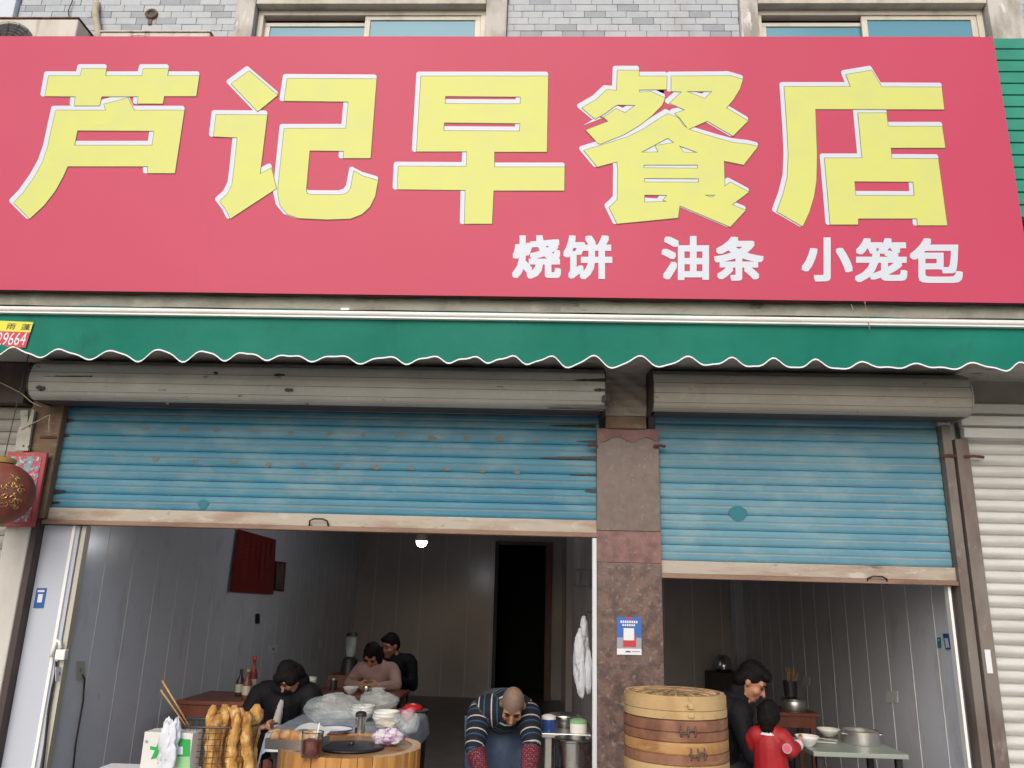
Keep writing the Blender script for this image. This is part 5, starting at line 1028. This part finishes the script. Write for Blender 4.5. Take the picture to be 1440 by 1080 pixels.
hair(t, P_, ax, .87, ((0, -.018, .048, .09, .103, .092), (0, -.06, -.01, .085, .06, .09), (0, .066, .07, .072, .045, .045), (.066, .02, .0, .034, .07, .08), (-.066, .01, .02, .034, .07, .07)))
obj('phone', MB().box((-1.93, .64, .69), (-1.84, .70, .70)), 'black', bevel=.004).name = 'mobile_phone'; tag(bpy.data.objects['mobile_phone'], 'dark mobile phone in the hands of the person in the black jacket', 'phone')
obj('seat_stool', MB().box((-2.1, 1.0, .40), (-1.74, 1.34, .435)).box((-2.08, 1.02, 0), (-2.04, 1.06, .40)).box((-1.8, 1.02, 0), (-1.76, 1.06, .40)).box((-2.08, 1.28, 0), (-2.04, 1.32, .40)).box((-1.8, 1.28, 0), (-1.76, 1.32, .40)), 'wood_red').name = 'wooden_stool'; tag(bpy.data.objects['wooden_stool'], 'square wooden stool under the person reading a phone', 'stool')
# ---- diners at the far table
t = thing('person', 'person in salmon top leaning over the far dining table', 'person', (-1.6, 3.2, 0)); F = Fig()
hc = PY(524, 921, 3.0); F.limb((-1.62, 3.30, .50), (-1.62, 3.12, .82), .16, .15, 'salmon'); F.limb((-1.76, 3.08, .86), (-1.48, 3.08, .86), .09, .09, 'salmon'); F.ell((-1.62, 3.10, .88), (.15, .12, .09), 'salmon')
for a, b, c in (((-1.80, 3.06, .84), (-1.85, 2.92, .745), (-1.72, 2.74, .745)), ((-1.44, 3.06, .84), (-1.38, 2.90, .745), (-1.52, 2.74, .745))): F.limb(a, b, .07, .055, 'salmon'); F.limb(b, c, .055, .04, 'salmon'); hand(F, Vector(c), Vector(c)-Vector(b), (0, 0, 1), (0, 1, -.2), 'skin', 1, .7)
F.limb((-1.70, 3.3, .48), (-1.72, 2.98, .48), .09, .08, 'trousers'); F.limb((-1.54, 3.3, .48), (-1.52, 2.98, .48), .09, .08, 'trousers')
for x in (-1.72, -1.52): F.limb((x, 2.99, .47), (x, 3.03, .07), .07, .05, 'trousers'); F.limb((x, 3.06, .045), (x, 2.9, .035), .045, .035, 'shoe')
P_, ax = head(F, hc, (-.15, -.62, -.76), (-.1, -.75, .64), 'skin', 1.0, None, t); F.limb(hc+Vector((0, .06, -.06)), (-1.62, 3.1, .92), .055, .07, 'salmon'); F.build('body', t, .011, 3)
hair(t, P_, ax, .9, ((0, -.015, .048, .095, .105, .095), (0, -.06, -.02, .10, .07, .11), (.07, .01, -.03, .035, .06, .09), (-.07, .01, -.03, .035, .06, .09)), .011)
t = thing('person', 'person in dark clothes standing behind the salmon clad diner', 'person', (-1.62, 3.95, 0)); F = Fig()
hc = PY(549, 908, 3.75); x_ = hc.x+.02
F.limb((x_+.03, 3.92, .52), (x_+.02, 3.84, .84), .15, .15, 'jacket_black'); F.limb((x_-.16, 3.82, .90), (x_+.18, 3.82, .90), .085, .085, 'jacket_black')
for k in (-1, 1): F.limb((x_+.02+.19*k, 3.82, .88), (x_+.02+.24*k, 3.70, .66), .072, .058, 'jacket_black'); F.limb((x_+.02+.24*k, 3.70, .66), (x_+.02+.10*k, 3.52, .74), .055, .042, 'jacket_black'); hand(F, (x_+.02+.10*k, 3.52, .74), (-.5*k, -.8, .1), (0, 0, 1), (-.6*k, .4, .1), 'skin', 1, .7); F.limb((x_+.09*k, 3.95, .50), (x_+.1*k, 3.6, .48), .09, .075, 'trousers'); F.limb((x_+.1*k, 3.6, .47), (x_+.1*k, 3.65, .07), .068, .05, 'trousers'); F.limb((x_+.1*k, 3.68, .045), (x_+.1*k, 3.52, .035), .045, .035, 'shoe')
P_, ax = head(F, hc, (-.55, -.75, -.30), (-.1, -.2, 1), 'skin', 1.0, None, t); F.limb(hc+Vector((.01, .03, -.1)), (x_+.02, 3.83, .92), .056, .07, 'jacket_black'); F.build('body', t, .011, 3)
hair(t, P_, ax, 1.0, ((0, -.018, .05, .09, .10, .09), (0, -.06, .0, .085, .055, .085), (0, .06, .085, .07, .04, .03)), .011)
t['label'] = 'person in dark clothes sitting behind the salmon clad diner'
o = obj('bench', MB().box((x_-.3, 3.78, .38), (x_+.35, 4.08, .42)).box((x_-.26, 3.82, 0), (x_-.22, 4.04, .38)).box((x_+.27, 3.82, 0), (x_+.31, 4.04, .38)), 'wood_red'); tag(o, 'wooden bench under the person in dark clothes', 'bench')
o = obj('stool', MB().box((-1.8, 3.16, .38), (-1.44, 3.46, .42)).box((-1.78, 3.18, 0), (-1.74, 3.44, .38)).box((-1.5, 3.18, 0), (-1.46, 3.44, .38)), 'wood_red'); tag(o, 'wooden stool under the salmon clad diner', 'stool')
